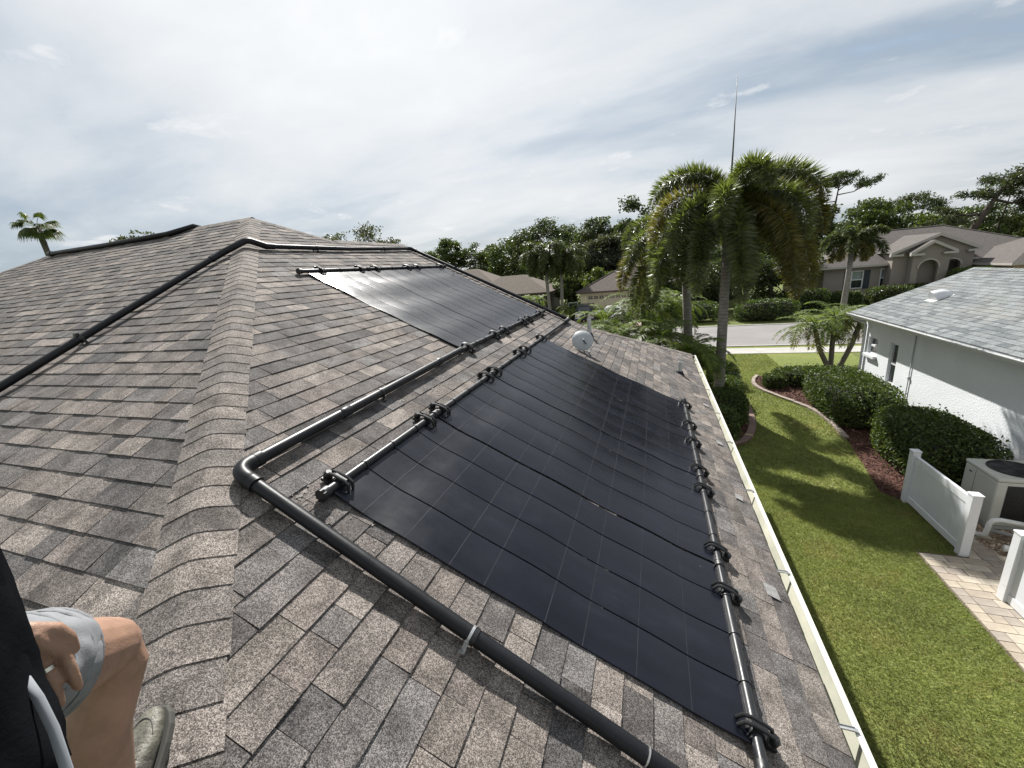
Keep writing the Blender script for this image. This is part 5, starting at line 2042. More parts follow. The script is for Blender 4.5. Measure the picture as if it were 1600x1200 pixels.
while y < 8.7:
    ym = y + rowh / 2
    xl = 4.285 if ym < 7.57 else 4.99
    xr = 5.42 - 0.10 * (ym - 7)
    x = xl - (0.0 if ym < 7.57 else rnd.uniform(0, 0.05))
    first = True
    while x < xr:
        w = rnd.choice([0.157, 0.235, 0.235, 0.31])
        if first and k % 2:
            w = 0.157
        first = False
        key = (w, rnd.randrange(4))
        if key not in pav_me:
            o = MB().box((0, 0, 0.012), (w - 0.010, rowh - 0.010, 0.032)).build("paver", PAVM[key[1]], pw, bevel=0.005, bseg=1, local=True)
            pav_me[key] = o.data
        else:
            o = link("paver", pav_me[key], pw)
        o.location = (x + w / 2 - 4.9, ym - 6.5, rnd.uniform(-0.002, 0.002))
        o.rotation_euler = (rnd.uniform(-.006, .006), rnd.uniform(-.006, .006), rnd.uniform(-.01, .01))
        x += w
    y += rowh
    k += 1

# ------------------------------------------------------------------ houses across the road
def tile_roof(name, col, var=0.18):
    t = NT(name)
    g = t.n("ShaderNodeNewGeometry")
    s = t.n("ShaderNodeSeparateXYZ")
    t.l(g.outputs["Position"], s.inputs[0])
    co = t.coord("Object")
    z = t.math("FRACT", t.math("MULTIPLY", s.outputs[2], 1 / 0.066))
    n = t.noise(co, 4.0, 5, 0.7)
    n2 = t.noise(co, 30.0, 2, 0.7)
    c = t.ramp(n, [(0.3, tuple(a * (1 - var) for a in col)), (0.7, tuple(a * (1 + var) for a in col))])
    c = t.mix(1.0, c, t.ramp(z, [(0.0, 0.62), (0.18, 0.95), (1.0, 1.05)]), "MULTIPLY")
    c = t.mix(1.0, c, t.ramp(n2, [(0.3, 0.75), (0.7, 1.25)]), "MULTIPLY")
    return t.principled(c, 0.95, 0.0, t.bump(z, 0.4, 0.02), 0.2)


def hip_roof(mb, x0, x1, y0, y1, z, p, gable_front=False):
    """hip roof over a rectangle, ridge along its longer side"""
    w, d = x1 - x0, y1 - y0
    if w >= d:
        h = d / 2 * p
        a, b = (x0 + d / 2, (y0 + y1) / 2, z + h), (x1 - d / 2, (y0 + y1) / 2, z + h)
        mb.add([(x0, y0, z), (x1, y0, z), b, a], [(0, 1, 2, 3)])
        mb.add([(x1, y1, z), (x0, y1, z), a, b], [(0, 1, 2, 3)])
        mb.add([(x0, y1, z), (x0, y0, z), a], [(0, 1, 2)])
        mb.add([(x1, y0, z), (x1, y1, z), b], [(0, 1, 2)])
    else:
        h = w / 2 * p
        a, b = ((x0 + x1) / 2, y0 + w / 2, z + h), ((x0 + x1) / 2, y1 - w / 2, z + h)
        mb.add([(x0, y0, z), (x1, y0, z), a], [(0, 1, 2)])
        mb.add([(x1, y1, z), (x0, y1, z), b], [(0, 1, 2)])
        mb.add([(x0, y1, z), (x0, y0, z), a, b], [(0, 1, 2, 3)])
        mb.add([(x1, y0, z), (x1, y1, z), b, a], [(0, 1, 2, 3)])
    # soffit
    mb.add([(x0, y0, z - 0.16), (x0, y1, z - 0.16), (x1, y1, z - 0.16), (x1, y0, z - 0.16)], [(0, 1, 2, 3)], 1)
    for (a, b) in (((x0, y0), (x1, y0)), ((x1, y0), (x1, y1)), ((x1, y1), (x0, y1)), ((x0, y1), (x0, y0))):
        mb.add([(a[0], a[1], z - 0.16), (b[0], b[1], z - 0.16), (b[0], b[1], z), (a[0], a[1], z)], [(0, 1, 2, 3)], 1)


def hip_lines(mb, x0, x1, y0, y1, z, p, r=0.07):
    w, d = x1 - x0, y1 - y0
    m = min(w, d) / 2
    h = m * p
    if w >= d:
        a, b = np.array([x0 + m, (y0 + y1) / 2, z + h]), np.array([x1 - m, (y0 + y1) / 2, z + h])
        cs = [((x0, y0), a), ((x0, y1), a), ((x1, y0), b), ((x1, y1), b)]
    else:
        a, b = np.array([(x0 + x1) / 2, y0 + m, z + h]), np.array([(x0 + x1) / 2, y1 - m, z + h])
        cs = [((x0, y0), a), ((x1, y0), a), ((x0, y1), b), ((x1, y1), b)]
    for c, q in cs:
        mb.tube([(c[0], c[1], z), q], r, 6)
    mb.tube([a, b], r, 6)


M_ROOF_A = tile_roof("brown_far_roof", (0.105, 0.086, 0.078))
M_ROOF_B = tile_roof("grey_brown_far_roof", (0.100, 0.090, 0.084))
M_ROOF_C = tile_roof("tan_far_roof", (0.130, 0.110, 0.092))
M_CREAM = simple("cream_stucco", (0.60, 0.53, 0.36), 0.9, 0.06, 1.0, 0.3, 30)
M_TAN = simple("tan_stucco", (0.27, 0.235, 0.205), 0.9, 0.07, 0.8, 0.3, 30)
M_TANLT = simple("tan_trim", (0.42, 0.39, 0.36), 0.8, 0.06, 1.0)
M_BRN = simple("brown_fascia", (0.07, 0.052, 0.042), 0.7, 0.1, 2)
M_SHUT = simple("dark_shutter", (0.02, 0.028, 0.038), 0.6, 0.2, 4)
M_PALEGLASS = simple("curtained_glass", (0.20, 0.25, 0.26), 0.15, 0.25, 1.5, spec=0.8)
M_INT = simple("shaded_interior", (0.06, 0.052, 0.045), 0.9)  # porch shade is put into this dark wall colour

# cream garage house
ha = empty("garage_house", (-3.7, 44, 0), "cream house with a wide garage door and brown hip roof across the road", "house")
mb = MB()
mb.box2(np.array([-6.72, 40.0, 0]), np.array([-6.05, 47, 2.62]))
mb.box2(np.array([-6.05, 40.0, 2.42]), np.array([-1.80, 40.4, 2.62]))
mb.box2(np.array([-1.80, 40.0, 0]), np.array([-0.78, 47, 2.62]))
mb.box2(np.array([-6.0, 46.5, 0]), np.array([7.0, 58, 2.72]))
mb.build("wall", M_CREAM, ha)
mb = MB()
hip_roof(mb, -7.05, -0.45, 39.6, 50.0, 2.72, 0.50)
rfa = mb.build("roof", [M_ROOF_A, M_BRN], ha)
mb = MB()
hip_lines(mb, -7.05, -0.45, 39.6, 50.0, 2.72, 0.50)
mb.build("hip_caps", M_ROOF_A, rfa)
mb = MB()
hip_roof(mb, -6.4, 7.4, 46.1, 58.4, 2.80, 0.5)
mb.build("main_roof", [M_ROOF_A, M_BRN], ha)
mb = MB()
mb.box2(np.array([-6.05, 40.10, 0.0]), np.array([-1.80, 40.16, 2.42]))
gd = mb.build("garage_door", simple("cream_door", (0.55, 0.48, 0.34), 0.6, 0.05, 1.0), ha)
for r_ in range(4):
    for c_ in range(8):
        xa = -6.0 + c_ * 0.519
        za = 0.06 + r_ * 0.595
        mb = MB()
        if r_ < 3:
            mb.box2(np.array([xa + 0.05, 40.085, za + 0.07]), np.array([xa + 0.47, 40.098, za + 0.50]))
            mb.build("door_panel", M_CREAM, gd, bevel=0.004)
        else:
            mb.box2(np.array([xa + 0.07, 40.088, za + 0.14]), np.array([xa + 0.45, 40.097, za + 0.42]))
            w_ = mb.build("door_window", M_GLASS, gd)
            mb = MB()
            mb.box2(np.array([xa + 0.245, 40.08, za + 0.14]), np.array([xa + 0.275, 40.087, za + 0.42]))
            mb.box2(np.array([xa + 0.07, 40.081, za + 0.27]), np.array([xa + 0.45, 40.0865, za + 0.29]))
            mb.build("muntin", M_CREAM, w_)
gt = empty("utility_enclosure", (-7.4, 39.4, 0), "dark green upright screen with a pale frame left of the cream garage", "screen")
mb = MB()
mb.box2(np.array([-7.75, 39.42, 0.0]), np.array([-6.95, 39.5, 1.75]))
mb.build("screen", simple("dark_green_screen", (0.012, 0.025, 0.014), 0.8), gt)
mb = MB()
mb.box2(np.array([-7.83, 39.38, 0.0]), np.array([-7.752, 39.54, 1.83]))
mb.box2(np.array([-6.948, 39.38, 0.0]), np.array([-6.88, 39.54, 1.83]))
mb.box2(np.array([-7.75, 39.38, 1.752]), np.array([-6.95, 39.54, 1.83]))
mb.build("frame", simple("pale_green_frame", (0.20, 0.24, 0.19), 0.7), gt)

# left far house: only its roof shows
hc = empty("tan_roof_house", (-20, 53, 0), "low house with broad tan roofs at the left across the road", "house")
mb = MB()
mb.box2(np.array([-28, 49, 0]), np.array([-12.5, 57, 2.7]))
mb.build("wall", M_TAN, hc)
mb = MB()
hip_roof(mb, -30.5, -16.5, 46.0, 58.0, 2.75, 0.55)
mb.build("roof", [M_ROOF_C, M_BRN], hc)
mb = MB()
hip_roof(mb, -22.0, -11.0, 45.0, 53.0, 2.70, 0.52)
mb.build("wing_roof", [M_ROOF_C, M_BRN], hc)

# big tan house at the right
hb = empty("tan_house", (21, 48, 0), "large tan house with gabled arched entrance and grey brown roofs across the road", "house")
FY = 44.0
mb = MB()


def wall_y(mb, Y, x0, x1, z0, z1, holes, th=0.2, mat=0):
    xs = sorted({x0, x1} | {h[0] for h in holes} | {h[1] for h in holes})
    zs = sorted({z0, z1} | {h[2] for h in holes} | {h[3] for h in holes})
    for a, b in zip(xs[:-1], xs[1:]):
        for c, d in zip(zs[:-1], zs[1:]):
            if any(h[0] <= a and b <= h[1] and h[2] <= c and d <= h[3] for h in holes):
                continue
            mb.add([(a, Y, c), (b, Y, c), (b, Y, d), (a, Y, d)], [(0, 1, 2, 3)], mat)
    for (a, b, c, d) in holes:
        mb.add([(a, Y, c), (b, Y, c), (b, Y + th, c), (a, Y + th, c), (a, Y, d), (b, Y, d), (b, Y + th, d), (a, Y + th, d)], [(0, 1, 2, 3), (4, 7, 6, 5), (0, 3, 7, 4), (1, 5, 6, 2)], mat)


HW = [(16.42, 17.30, 1.15, 2.66), (18.46, 19.06, 1.15, 2.72)]
wall_y(mb, FY, 14.4, 20.0, 0, 3.05, HW)
mb.box2(np.array([14.4, FY + 0.25, 0]), np.array([28.5, 56, 3.0]))
mb.build("wall", M_TAN, hb)
for (a, b, c, d) in HW:
    mb = MB()
    for q in ((a, a + 0.07, c, d), (b - 0.07, b, c, d), (a + 0.07, b - 0.07, d - 0.07, d), (a + 0.07, b - 0.07, c, c + 0.07), (a + 0.07, b - 0.07, (c + d) / 2 - 0.04, (c + d) / 2 + 0.04)):
        mb.box2(np.array([q[0], FY - 0.02, q[2]]), np.array([q[1], FY + 0.06, q[3]]))
    w = mb.build("window", M_WHITE, hb)
    for (c0_, c1_, mt) in ((c + 0.07, (c + d) / 2 - 0.04, M_GLASS), ((c + d) / 2 + 0.04, d - 0.07, M_PALEGLASS)):
        mb = MB()
        mb.box2(np.array([a + 0.07, FY + 0.08, c0_]), np.array([b - 0.07, FY + 0.09, c1_]))
        mb.build("pane", mt, w)
for xa in (15.92, 17.34):
    mb = MB()
    mb.box2(np.array([xa, FY - 0.05, 1.12]), np.array([xa + 0.42, FY - 0.004, 2.70]))
    mb.build("shutter", M_SHUT, hb)
mb = MB()
hip_roof(mb, 13.4, 30.5, 43.45, 55.0, 3.12, 0.47)
rb_ = mb.build("roof", [M_ROOF_B, M_TANLT], hb)
mb = MB()
hip_lines(mb, 13.4, 30.5, 43.45, 55.0, 3.12, 0.47)
mb.build("hip_caps", M_ROOF_B, rb_)
mb = MB()
hip_roof(mb, 23.9, 31.5, 39.2, 47.0, 2.72, 0.5)
mb.build("wing_roof", [M_ROOF_B, M_TANLT], hb)
mb = MB()
mb.box2(np.array([24.3, 39.7, 0]), np.array([31.1, 46, 2.6]))
wing = mb.build("wing_wall", simple("peach_stucco", (0.46, 0.335, 0.26), 0.9, 0.06, 0.8), hb)
mb = MB()
mb.box2(np.array([25.6, 39.66, 0]), np.array([30.0, 39.695, 2.15]))
mb.build("garage_door", simple("brick_red_door", (0.20, 0.085, 0.065), 0.6), wing)


def gable(Y, xl, xr, zl, xa, za, depth, arches, name, zbase=0.0):
    """front wall with a gable top and arched openings (xc, half width, spring, rise)"""
    outline = [(xl, zbase), (xr, zbase), (xr, zl), (xa, za), (xl, zl)]
    mb = MB()
    cuts = sorted(arches)
    # wall as vertical strips
    xs = [xl]
    for (xc, hw_, sp_, ri) in cuts:
        xs += list(np.linspace(xc - hw_, xc + hw_, 13))
    xs.append(xr)

    def top(x):
        return zl + (za - zl) * ((x - xl) / (xa - xl) if x < xa else (xr - x) / (xr - xa))

    xs = sorted(set(xs) | {xa})
    for a, b in zip(xs[:-1], xs[1:]):
        m_ = (a + b) / 2
        lo = [zbase, zbase]
        for (xc, hw_, sp_, ri) in cuts:
            if xc - hw_ < m_ < xc + hw_:
                lo = [sp_ + ri * math.sqrt(max(0, 1 - ((q - xc) / hw_) ** 2)) for q in (a, b)]
        mb.add([(a, Y, lo[0]), (b, Y, lo[1]), (b, Y, top(b)), (a, Y, top(a)), (a, Y + 0.25, lo[0]), (b, Y + 0.25, lo[1])], [(0, 1, 2, 3), (0, 4, 5, 1)])
    for x in (xl, xr):
        mb.add([(x, Y, zbase), (x, Y + depth, zbase), (x, Y + depth, zl), (x, Y, zl)], [(0, 1, 2, 3)])
    for (xc, hw_, sp_, ri) in cuts:
        for s_ in (-1, 1):
            mb.add([(xc + s_ * hw_, Y, zbase), (xc + s_ * hw_, Y + 0.25, zbase), (xc + s_ * hw_, Y + 0.25, sp_), (xc + s_ * hw_, Y, sp_)], [(0, 1, 2, 3)])
    w = mb.build(name, M_TAN, hb)
    mb = MB()
    ov = 0.28
    sl_l = (za - zl) / (xa - xl)
    sl_r = (za - zl) / (xr - xa)
    A_, B_, C_ = (xl - ov, zl - ov * sl_l), (xa, za), (xr + ov, zl - ov * sl_r)
    for (p, q) in ((A_, B_), (B_, C_)):
        mb.add([(p[0], Y - 0.3, p[1] + 0.16), (q[0], Y - 0.3, q[1] + 0.16), (q[0], Y + depth, q[1] + 0.16), (p[0], Y + depth, p[1] + 0.16)], [(0, 1, 2, 3)], 0)
        mb.prism([(p[0], Y - 0.30, p[1] + 0.155), (q[0], Y - 0.30, q[1] + 0.155), (q[0], Y - 0.30, q[1] - 0.06), (p[0], Y - 0.30, p[1] - 0.06)], (0, 0.26, 0), 1)
    for (x, s_) in ((xl, 1), (xr, -1)):
        mb.box2(np.array([x - 0.30 if s_ > 0 else x - 0.55, Y - 0.31, zl - 0.26]), np.array([x + 0.55 if s_ > 0 else x + 0.30, Y - 0.04, zl - 0.10]), 1)
    mb.build("gable_roof", [M_ROOF_B, M_TANLT], w)
    for (xc, hw_, sp_, ri) in cuts:
        mb = MB()
        N_ = 14
        for i in range(N_):
            a0, a1 = math.pi * i / N_, math.pi * (i + 1) / N_
            P_ = []
            for (rr, aa) in ((1.0, a0), (1.0, a1), (1.16, a1), (1.16, a0)):
                P_.append((xc + hw_ * rr * math.cos(aa), Y - 0.004, sp_ + (ri + (rr - 1) * hw_) * math.sin(aa)))
            mb.prism(P_, (0, -0.05, 0))
        mb.build("arch_trim", M_TANLT, w)
    return w


gable(43.0, 18.75, 23.85, 3.90, 21.45, 5.08, 5.0, [(22.5, 0.62, 2.72, 0.42)], "entry_gable")
gable(42.3, 19.75, 22.05, 3.88, 20.80, 4.58, 0.68, [(20.80, 0.62, 2.62, 0.62)], "porch_gable")
mb = MB()
mb.box2(np.array([20.0, 45.0, 0]), np.array([23.5, 45.1, 3.6]))
ins = mb.build("porch_back", M_INT, hb)
mb = MB()
mb.box2(np.array([22.0, 44.9, 0.9]), np.array([23.0, 44.96, 2.9]))
ww = mb.build("window", M_WHITE, hb)
mb = MB()
for xa in (22.06, 22.54):
    mb.box2(np.array([xa, 44.86, 0.96]), np.array([xa + 0.40, 44.895, 1.85]))
    mb.box2(np.array([xa, 44.86, 1.92]), np.array([xa + 0.40, 44.895, 2.84]))
mb.build("pane", M_GLASS, ww)
mb = MB()
mb.box2(np.array([20.3, 44.9, 0]), np.array([21.25, 44.97, 2.5]))
mb.build("front_door", simple("dark_door", (0.06, 0.05, 0.045), 0.5), hb)

# ------------------------------------------------------------------ vehicles on the driveway
M_CARW = simple("white_car_paint", (0.74, 0.75, 0.76), 0.22, 0.03, 1.0, spec=0.6, Coat_Weight=0.6)
M_CARB = simple("black_hardtop", (0.010, 0.010, 0.013), 0.35, 0.1, 3)
M_TYRE = simple("tyre_rubber", (0.014, 0.014, 0.014), 0.85, 0.2, 8)
M_RED = simple("tail_light_red", (0.30, 0.02, 0.015), 0.3, 0.1, 4)


def wheel(mb_parent, x, y, r, w, name="wheel"):
    mb = MB()
    mb.lathe([(r * 0.62, -w / 2), (r * 0.94, -w / 2), (r, -w * 0.32), (r, w * 0.32), (r * 0.94, w / 2), (r * 0.62, w / 2)], (x, y, r), 22, np.array([[0, 0, 1], [0, 1, 0], [-1, 0, 0]]))
    o = mb.build(name, M_TYRE, mb_parent, smooth=True, autosmooth=0.6)
    mb = MB()
    mb.lathe([(r * 0.61, -w / 2 + 0.01), (r * 0.2, -w / 2 + 0.03), (r * 0.2, w / 2 - 0.03), (r * 0.61, w / 2 - 0.01)], (x, y, r), 16, np.array([[0, 0, 1], [0, 1, 0], [-1, 0, 0]]))
    mb.build("rim", M_METAL, o)
    return o


jx, jy = -5.75, 37.6
jp = empty("off_road_car", (jx, jy, 0), "white boxy off-road car with black hardtop and rear spare wheel, parked at the garage", "car")
mb = MB()
mb.prism([(jx - 0.80, jy - 1.75, 0.55), (jx - 0.80, jy - 1.75, 1.12), (jx - 0.80, jy + 0.65, 1.14), (jx - 0.80, jy + 1.95, 1.06), (jx - 0.80, jy + 2.0, 0.58)], (1.60, 0, 0))
body = mb.build("body", M_CARW, jp, bevel=0.05, bseg=3)
mb = MB()
V = [(-0.78, -1.73, 1.12), (0.78, -1.73, 1.12), (0.78, 0.55, 1.14), (-0.78, 0.55, 1.14), (-0.66, -1.60, 1.80), (0.66, -1.60, 1.80), (0.66, 0.25, 1.82), (-0.66, 0.25, 1.82)]
mb.add([(jx + a, jy + b, c) for a, b, c in V], [(0, 1, 5, 4), (1, 2, 6, 5), (2, 3, 7, 6), (3, 0, 4, 7), (4, 5, 6, 7)])
top_ = mb.build("hardtop", M_CARB, jp, bevel=0.05, bseg=3)
mb = MB()
mb.add([(jx - 0.56, jy - 1.735, 1.20), (jx + 0.56, jy - 1.735, 1.20), (jx + 0.50, jy - 1.645, 1.68), (jx - 0.50, jy - 1.645, 1.68)], [(0, 1, 2, 3)])
mb.build("rear_window", M_GLASS, top_)
for sx in (-1, 1):
    mb = MB()
    xx = jx + sx
    mb.add([(jx + sx * 0.785, jy - 1.35, 1.20), (jx + sx * 0.785, jy + 0.35, 1.20), (jx + sx * 0.70, jy + 0.18, 1.70), (jx + sx * 0.70, jy - 1.30, 1.70)], [(0, 1, 2, 3)])
    mb.build("side_window", M_GLASS, top_)
    mb = MB()
    mb.box2(np.array([jx + sx * 0.68 - 0.06, jy - 1.80, 0.80]), np.array([jx + sx * 0.68 + 0.06, jy - 1.752, 1.02]))
    mb.build("tail_light", M_RED, jp, bevel=0.01)
    mb = MB()
    mb.box2(np.array([jx + sx * 0.98 - 0.08, jy + 0.55, 1.10]), np.array([jx + sx * 0.98 + 0.08, jy + 0.62, 1.32]))
    mb.tube([(jx + sx * 0.80, jy + 0.58, 1.14), (jx + sx * 0.95, jy + 0.58, 1.18)], 0.02, 6)
    mb.build("mirror", M_CARB, jp, bevel=0.02)
    for yy in (-1.25, 1.3):
        wheel(jp, jx + sx * 0.74, jy + yy, 0.40, 0.26)
        mb = MB()
        pr = [(math.cos(a) * 0.56, math.sin(a) * 0.50 + 0.42) for a in np.linspace(0.1, math.pi - 0.1, 9)]
        pr2 = [(math.cos(a) * 0.47, math.sin(a) * 0.43 + 0.42) for a in np.linspace(math.pi - 0.1, 0.1, 9)]
        for i in range(8):
            q = [pr[i], pr[i + 1], pr2[7 - i], pr2[8 - i]]
            mb.prism([(jx + sx * 0.79, jy + yy + a, b) for a, b in q], (sx * 0.12, 0, 0))
        mb.build("fender", M_CARB, jp)
mb = MB()
mb.box2(np.array([jx - 0.78, jy - 1.92, 0.50]), np.array([jx + 0.78, jy - 1.76, 0.68]))
mb.build("rear_bumper", M_CARB, jp, bevel=0.03)
mb = MB()
AX = np.array([[1, 0, 0], [0, 0, -1], [0, 1, 0]])
mb.lathe([(0.20, -0.02), (0.36, -0.02), (0.39, 0.03), (0.39, 0.17), (0.36, 0.22), (0.2, 0.20), (0.05, 0.18)], (jx - 0.02, jy - 1.77, 1.02), 24, AX)
sw = mb.build("spare_wheel", M_TYRE, jp, smooth=True, autosmooth=0.6)
mb = MB()
mb.lathe([(0.17, 0.20), (0.15, 0.215), (0.04, 0.22)], (jx - 0.02, jy - 1.77, 1.02), 16, AX)
mb.build("rim", M_CARB, sw)

cx, cy_ = -3.35, 38.0
wc = empty("white_car", (cx, cy_, 0), "white car half hidden by the date palms, parked right of the off-road car", "car")
prof = [(-2.2, 0.45), (-2.2, 0.95), (-1.75, 1.02), (-1.25, 1.42), (0.35, 1.44), (1.05, 1.02), (2.1, 0.88), (2.2, 0.45)]
mb = MB()
N_ = len(prof)
V, F = [], []
for sx, kx in ((-1, 1.0), (1, 1.0)):
    for (yy, zz) in prof:
        nar = 0.86 if zz < 1.1 else 0.68
        V.append((cx + sx * nar, cy_ + yy, zz))
F = [tuple(range(N_)), tuple(range(2 * N_ - 1, N_ - 1, -1))] + [((i + 1) % N_, i, N_ + i, N_ + (i + 1) % N_) for i in range(N_)]
mb.add(V, F)
mb.build("body", M_CARW, wc, bevel=0.06, bseg=3)
mb = MB()
mb.add([(cx - 0.64, cy_ - 1.73, 1.06), (cx + 0.64, cy_ - 1.73, 1.06), (cx + 0.58, cy_ - 1.32, 1.39), (cx - 0.58, cy_ - 1.32, 1.39)], [(0, 1, 2, 3)])
mb.build("rear_window", M_GLASS, wc)
for sx in (-1, 1):
    for yy in (-1.35, 1.35):
        wheel(wc, cx + sx * 0.78, cy_ + yy, 0.32, 0.2)
    mb = MB()
    mb.box2(np.array([cx + sx * 0.66 - 0.14, cy_ - 2.235, 0.78]), np.array([cx + sx * 0.66 + 0.14, cy_ - 2.205, 0.92]))
    mb.build("tail_light", M_RED, wc)
# ------------------------------------------------------------------ the person on the hip
M_SKIN = NT("mottled_skin")
co = M_SKIN.coord("Object")
c = M_SKIN.ramp(M_SKIN.noise(co, 14, 4, 0.6), [(0.3, (0.205, 0.122, 0.084)), (0.7, (0.315, 0.190, 0.132))])  # skin tone varies at random
nm = M_SKIN.bump(M_SKIN.noise(co, 190, 3, 0.6), 0.35, 0.003)
M_SKIN = M_SKIN.principled(c, 0.5, 0.0, nm, 0.35, Subsurface_Weight=0.08, Subsurface_Radius=(0.02, 0.008, 0.004), Subsurface_Scale=0.5)
t = NT("black_shirt")
co = t.coord("Object")
df = t.n("ShaderNodeBsdfDiffuse")
t.l(t.ramp(t.noise(co, 9, 4, 0.6), [(0.3, (0.0045, 0.005, 0.006)), (0.7, (0.009, 0.0095, 0.011))]), df.inputs["Color"])
t.l(t.bump(t.noise(co, 140, 3, 0.6), 0.3, 0.003), df.inputs["Normal"])
t.l(df.outputs[0], t.out.inputs["Surface"])
M_SHIRT = t.mat
M_SHORT = simple("grey_blue_shorts", (0.185, 0.192, 0.202), 0.9, 0.10, 7, 0.35, 260, 0.002)
M_STITCH = simple("pale_stitching", (0.45, 0.47, 0.49), 0.9)
M_SHOE = simple("olive_shoe", (0.105, 0.100, 0.078), 0.6, 0.55, 24, 0.9, 55, 0.006)
M_SOLE = simple("shoe_sole", (0.05, 0.048, 0.042), 0.8)
M_SOCK = simple("dark_sock", (0.012, 0.012, 0.016), 0.95)
M_STRAP = simple("grey_strap", (0.20, 0.215, 0.235), 0.85, 0.08, 8)
M_RING = simple("silver_ring", (0.7, 0.7, 0.68), 0.2, metal=1.0)

ANK = np.array([-1.235, 0.285, 4.005])
KNEE = np.array([-1.146, 0.346, 4.474])
HIP = np.array([-0.940, 0.130, 4.690])
PELV = np.array([-0.905, 0.065, 4.740])
CHEST = np.array([-1.00, 0.085, 5.10])
NECK = np.array([-1.06, 0.07, 5.31])
HEAD = np.array([-1.06, 0.10, 5.48])
person = empty("person", (-1.2, 0.2, 3.88), "person in black shirt and grey shorts crouching on the hip, one bare knee raised", "person")


def blob_mesh(name, parts, voxel, mat, parent, smooth_it=4, keep=True):
    """overlapping tapered limbs fused into one continuous skin"""
    mb = MB()
    for pts, rr in parts:
        mb.tube(pts, rr, 18)
        for p, r_ in ((pts[0], rr[0]), (pts[-1], rr[-1])):
            mb.lathe([(max(0.001, r_ * math.cos(t)), r_ * math.sin(t)) for t in np.linspace(-1.5, 1.5, 9)], p, 16)
    o = mb.build(name, mat, parent, smooth=True)
    m = o.modifiers.new("remesh", "REMESH")
    m.mode = "VOXEL"
    m.voxel_size = voxel
    m.use_smooth_shade = True
    s = o.modifiers.new("smooth", "SMOOTH")
    s.iterations = smooth_it
    s.factor = 0.5
    return o


def A_(p):
    return [np.asarray(q, float) for q in p]


OHIP = PELV + np.array([-0.02, -0.16, -0.03])
OKNEE = np.array([-0.98, -0.35, 4.34])
OANK = np.array([-0.90, -0.62, 3.98])
SH_L = NECK + np.array([-0.03, -0.19, -0.06])
SH_R = NECK + np.array([0.04, 0.18, -0.06])
# the hand rests on the raised thigh
WRI = np.array([-0.915, 0.212, 4.740])
ELB = np.array([-1.06, 0.12, 4.86])
limbs = [
    (A_([HIP, HIP + (KNEE - HIP) * 0.45 + (0, 0, -0.005), HIP + (KNEE - HIP) * 0.85, KNEE]), [0.086, 0.080, 0.070, 0.064]),
    (A_([KNEE, KNEE + (ANK - KNEE) * 0.12 + (0.012, 0.012, 0), KNEE + (ANK - KNEE) * 0.38 + (0.015, -0.035, 0), KNEE + (ANK - KNEE) * 0.7 + (0.006, -0.015, 0), ANK]),
     [0.060, 0.055, 0.060, 0.045, 0.036]),
    (A_([ANK, ANK + (0.0, 0.0, -0.06)]), [0.036, 0.034]),
    (A_([OHIP, (OHIP + OKNEE) / 2, OKNEE]), [0.088, 0.078, 0.06]),
    (A_([OKNEE, (OKNEE + OANK) / 2 + (0.0, -0.02, 0), OANK]), [0.058, 0.056, 0.036]),
    (A_([PELV + (0, -0.09, -0.02), PELV + (0, 0.05, -0.02)]), [0.085, 0.085]),
    (A_([PELV, (PELV + CHEST) / 2, CHEST, NECK]), [0.098, 0.098, 0.105, 0.055]),
    (A_([SH_L, SH_R]), [0.062, 0.062]),
    (A_([NECK, HEAD]), [0.052, 0.055]),
    (A_([HEAD + (0.0, 0, -0.01), HEAD + (0.01, 0.02, 0.06)]), [0.078, 0.084]),
    (A_([HEAD + (0.015, 0.05, -0.04), HEAD + (0.02, 0.075, -0.07)]), [0.05, 0.035]),
    (A_([HEAD + (0.03, 0.095, 0.015), HEAD + (0.035, 0.115, -0.02)]), [0.010, 0.016]),
]
# right arm lifts the phone, just behind the lens
RW = CAM - FW * 0.10 + np.array([-0.07, -0.03, -0.06])
RE = np.array([-0.62, -0.12, 4.98])
limbs += [(A_([SH_R, (SH_R + RE) / 2, RE]), [0.055, 0.048, 0.040]), (A_([RE, RE + (RW - RE) * 0.3, RW]), [0.040, 0.039, 0.026]),
          (A_([RW, RW + np.array([0.05, 0.0, 0.03])]), [0.026, 0.03])]
# hand: palm and five fingers curved over the raised thigh
AXT = (KNEE - HIP) / np.linalg.norm(KNEE - HIP)
E1 = np.array([0.85, -0.19, 0.49])
E1 = E1 - AXT * (E1 @ AXT)
E1 /= np.linalg.norm(E1)
E2 = np.cross(E1, AXT)
if E2[2] > 0:
    E2 = -E2


def on_thigh(s, ph, h):
    return HIP + AXT * s + (0.104 + h) * (math.cos(ph) * E1 + math.sin(ph) * E2)


HC = np.array([-0.870, 0.190, 4.704])                  # middle of the knuckles
D3 = np.array([0.012, -0.010, -0.075])                # fingers point down over the thigh
D3 /= np.linalg.norm(D3)
N3 = np.array([0.853, -0.199, 0.482])
N3 = N3 - D3 * (N3 @ D3)
N3 /= np.linalg.norm(N3)
S3 = np.cross(N3, D3)
if S3[1] < 0:
    S3 = -S3
WRI = HC - D3 * 0.062 - S3 * 0.045 - N3 * 0.010
ELB = np.array([-0.97, 0.05, 4.86])
limbs += [(A_([SH_L, (SH_L + ELB) / 2, ELB]), [0.055, 0.048, 0.040]), (A_([ELB, ELB + (WRI - ELB) * 0.4, WRI]), [0.040, 0.036, 0.025])]
for o_ in (-0.027, -0.009, 0.009, 0.027):
    limbs.append((A_([WRI, HC - D3 * 0.035 + S3 * (o_ * 0.8 - 0.012) + N3 * 0.004, HC + S3 * o_]), [0.019, 0.015, 0.0115]))
FING = []
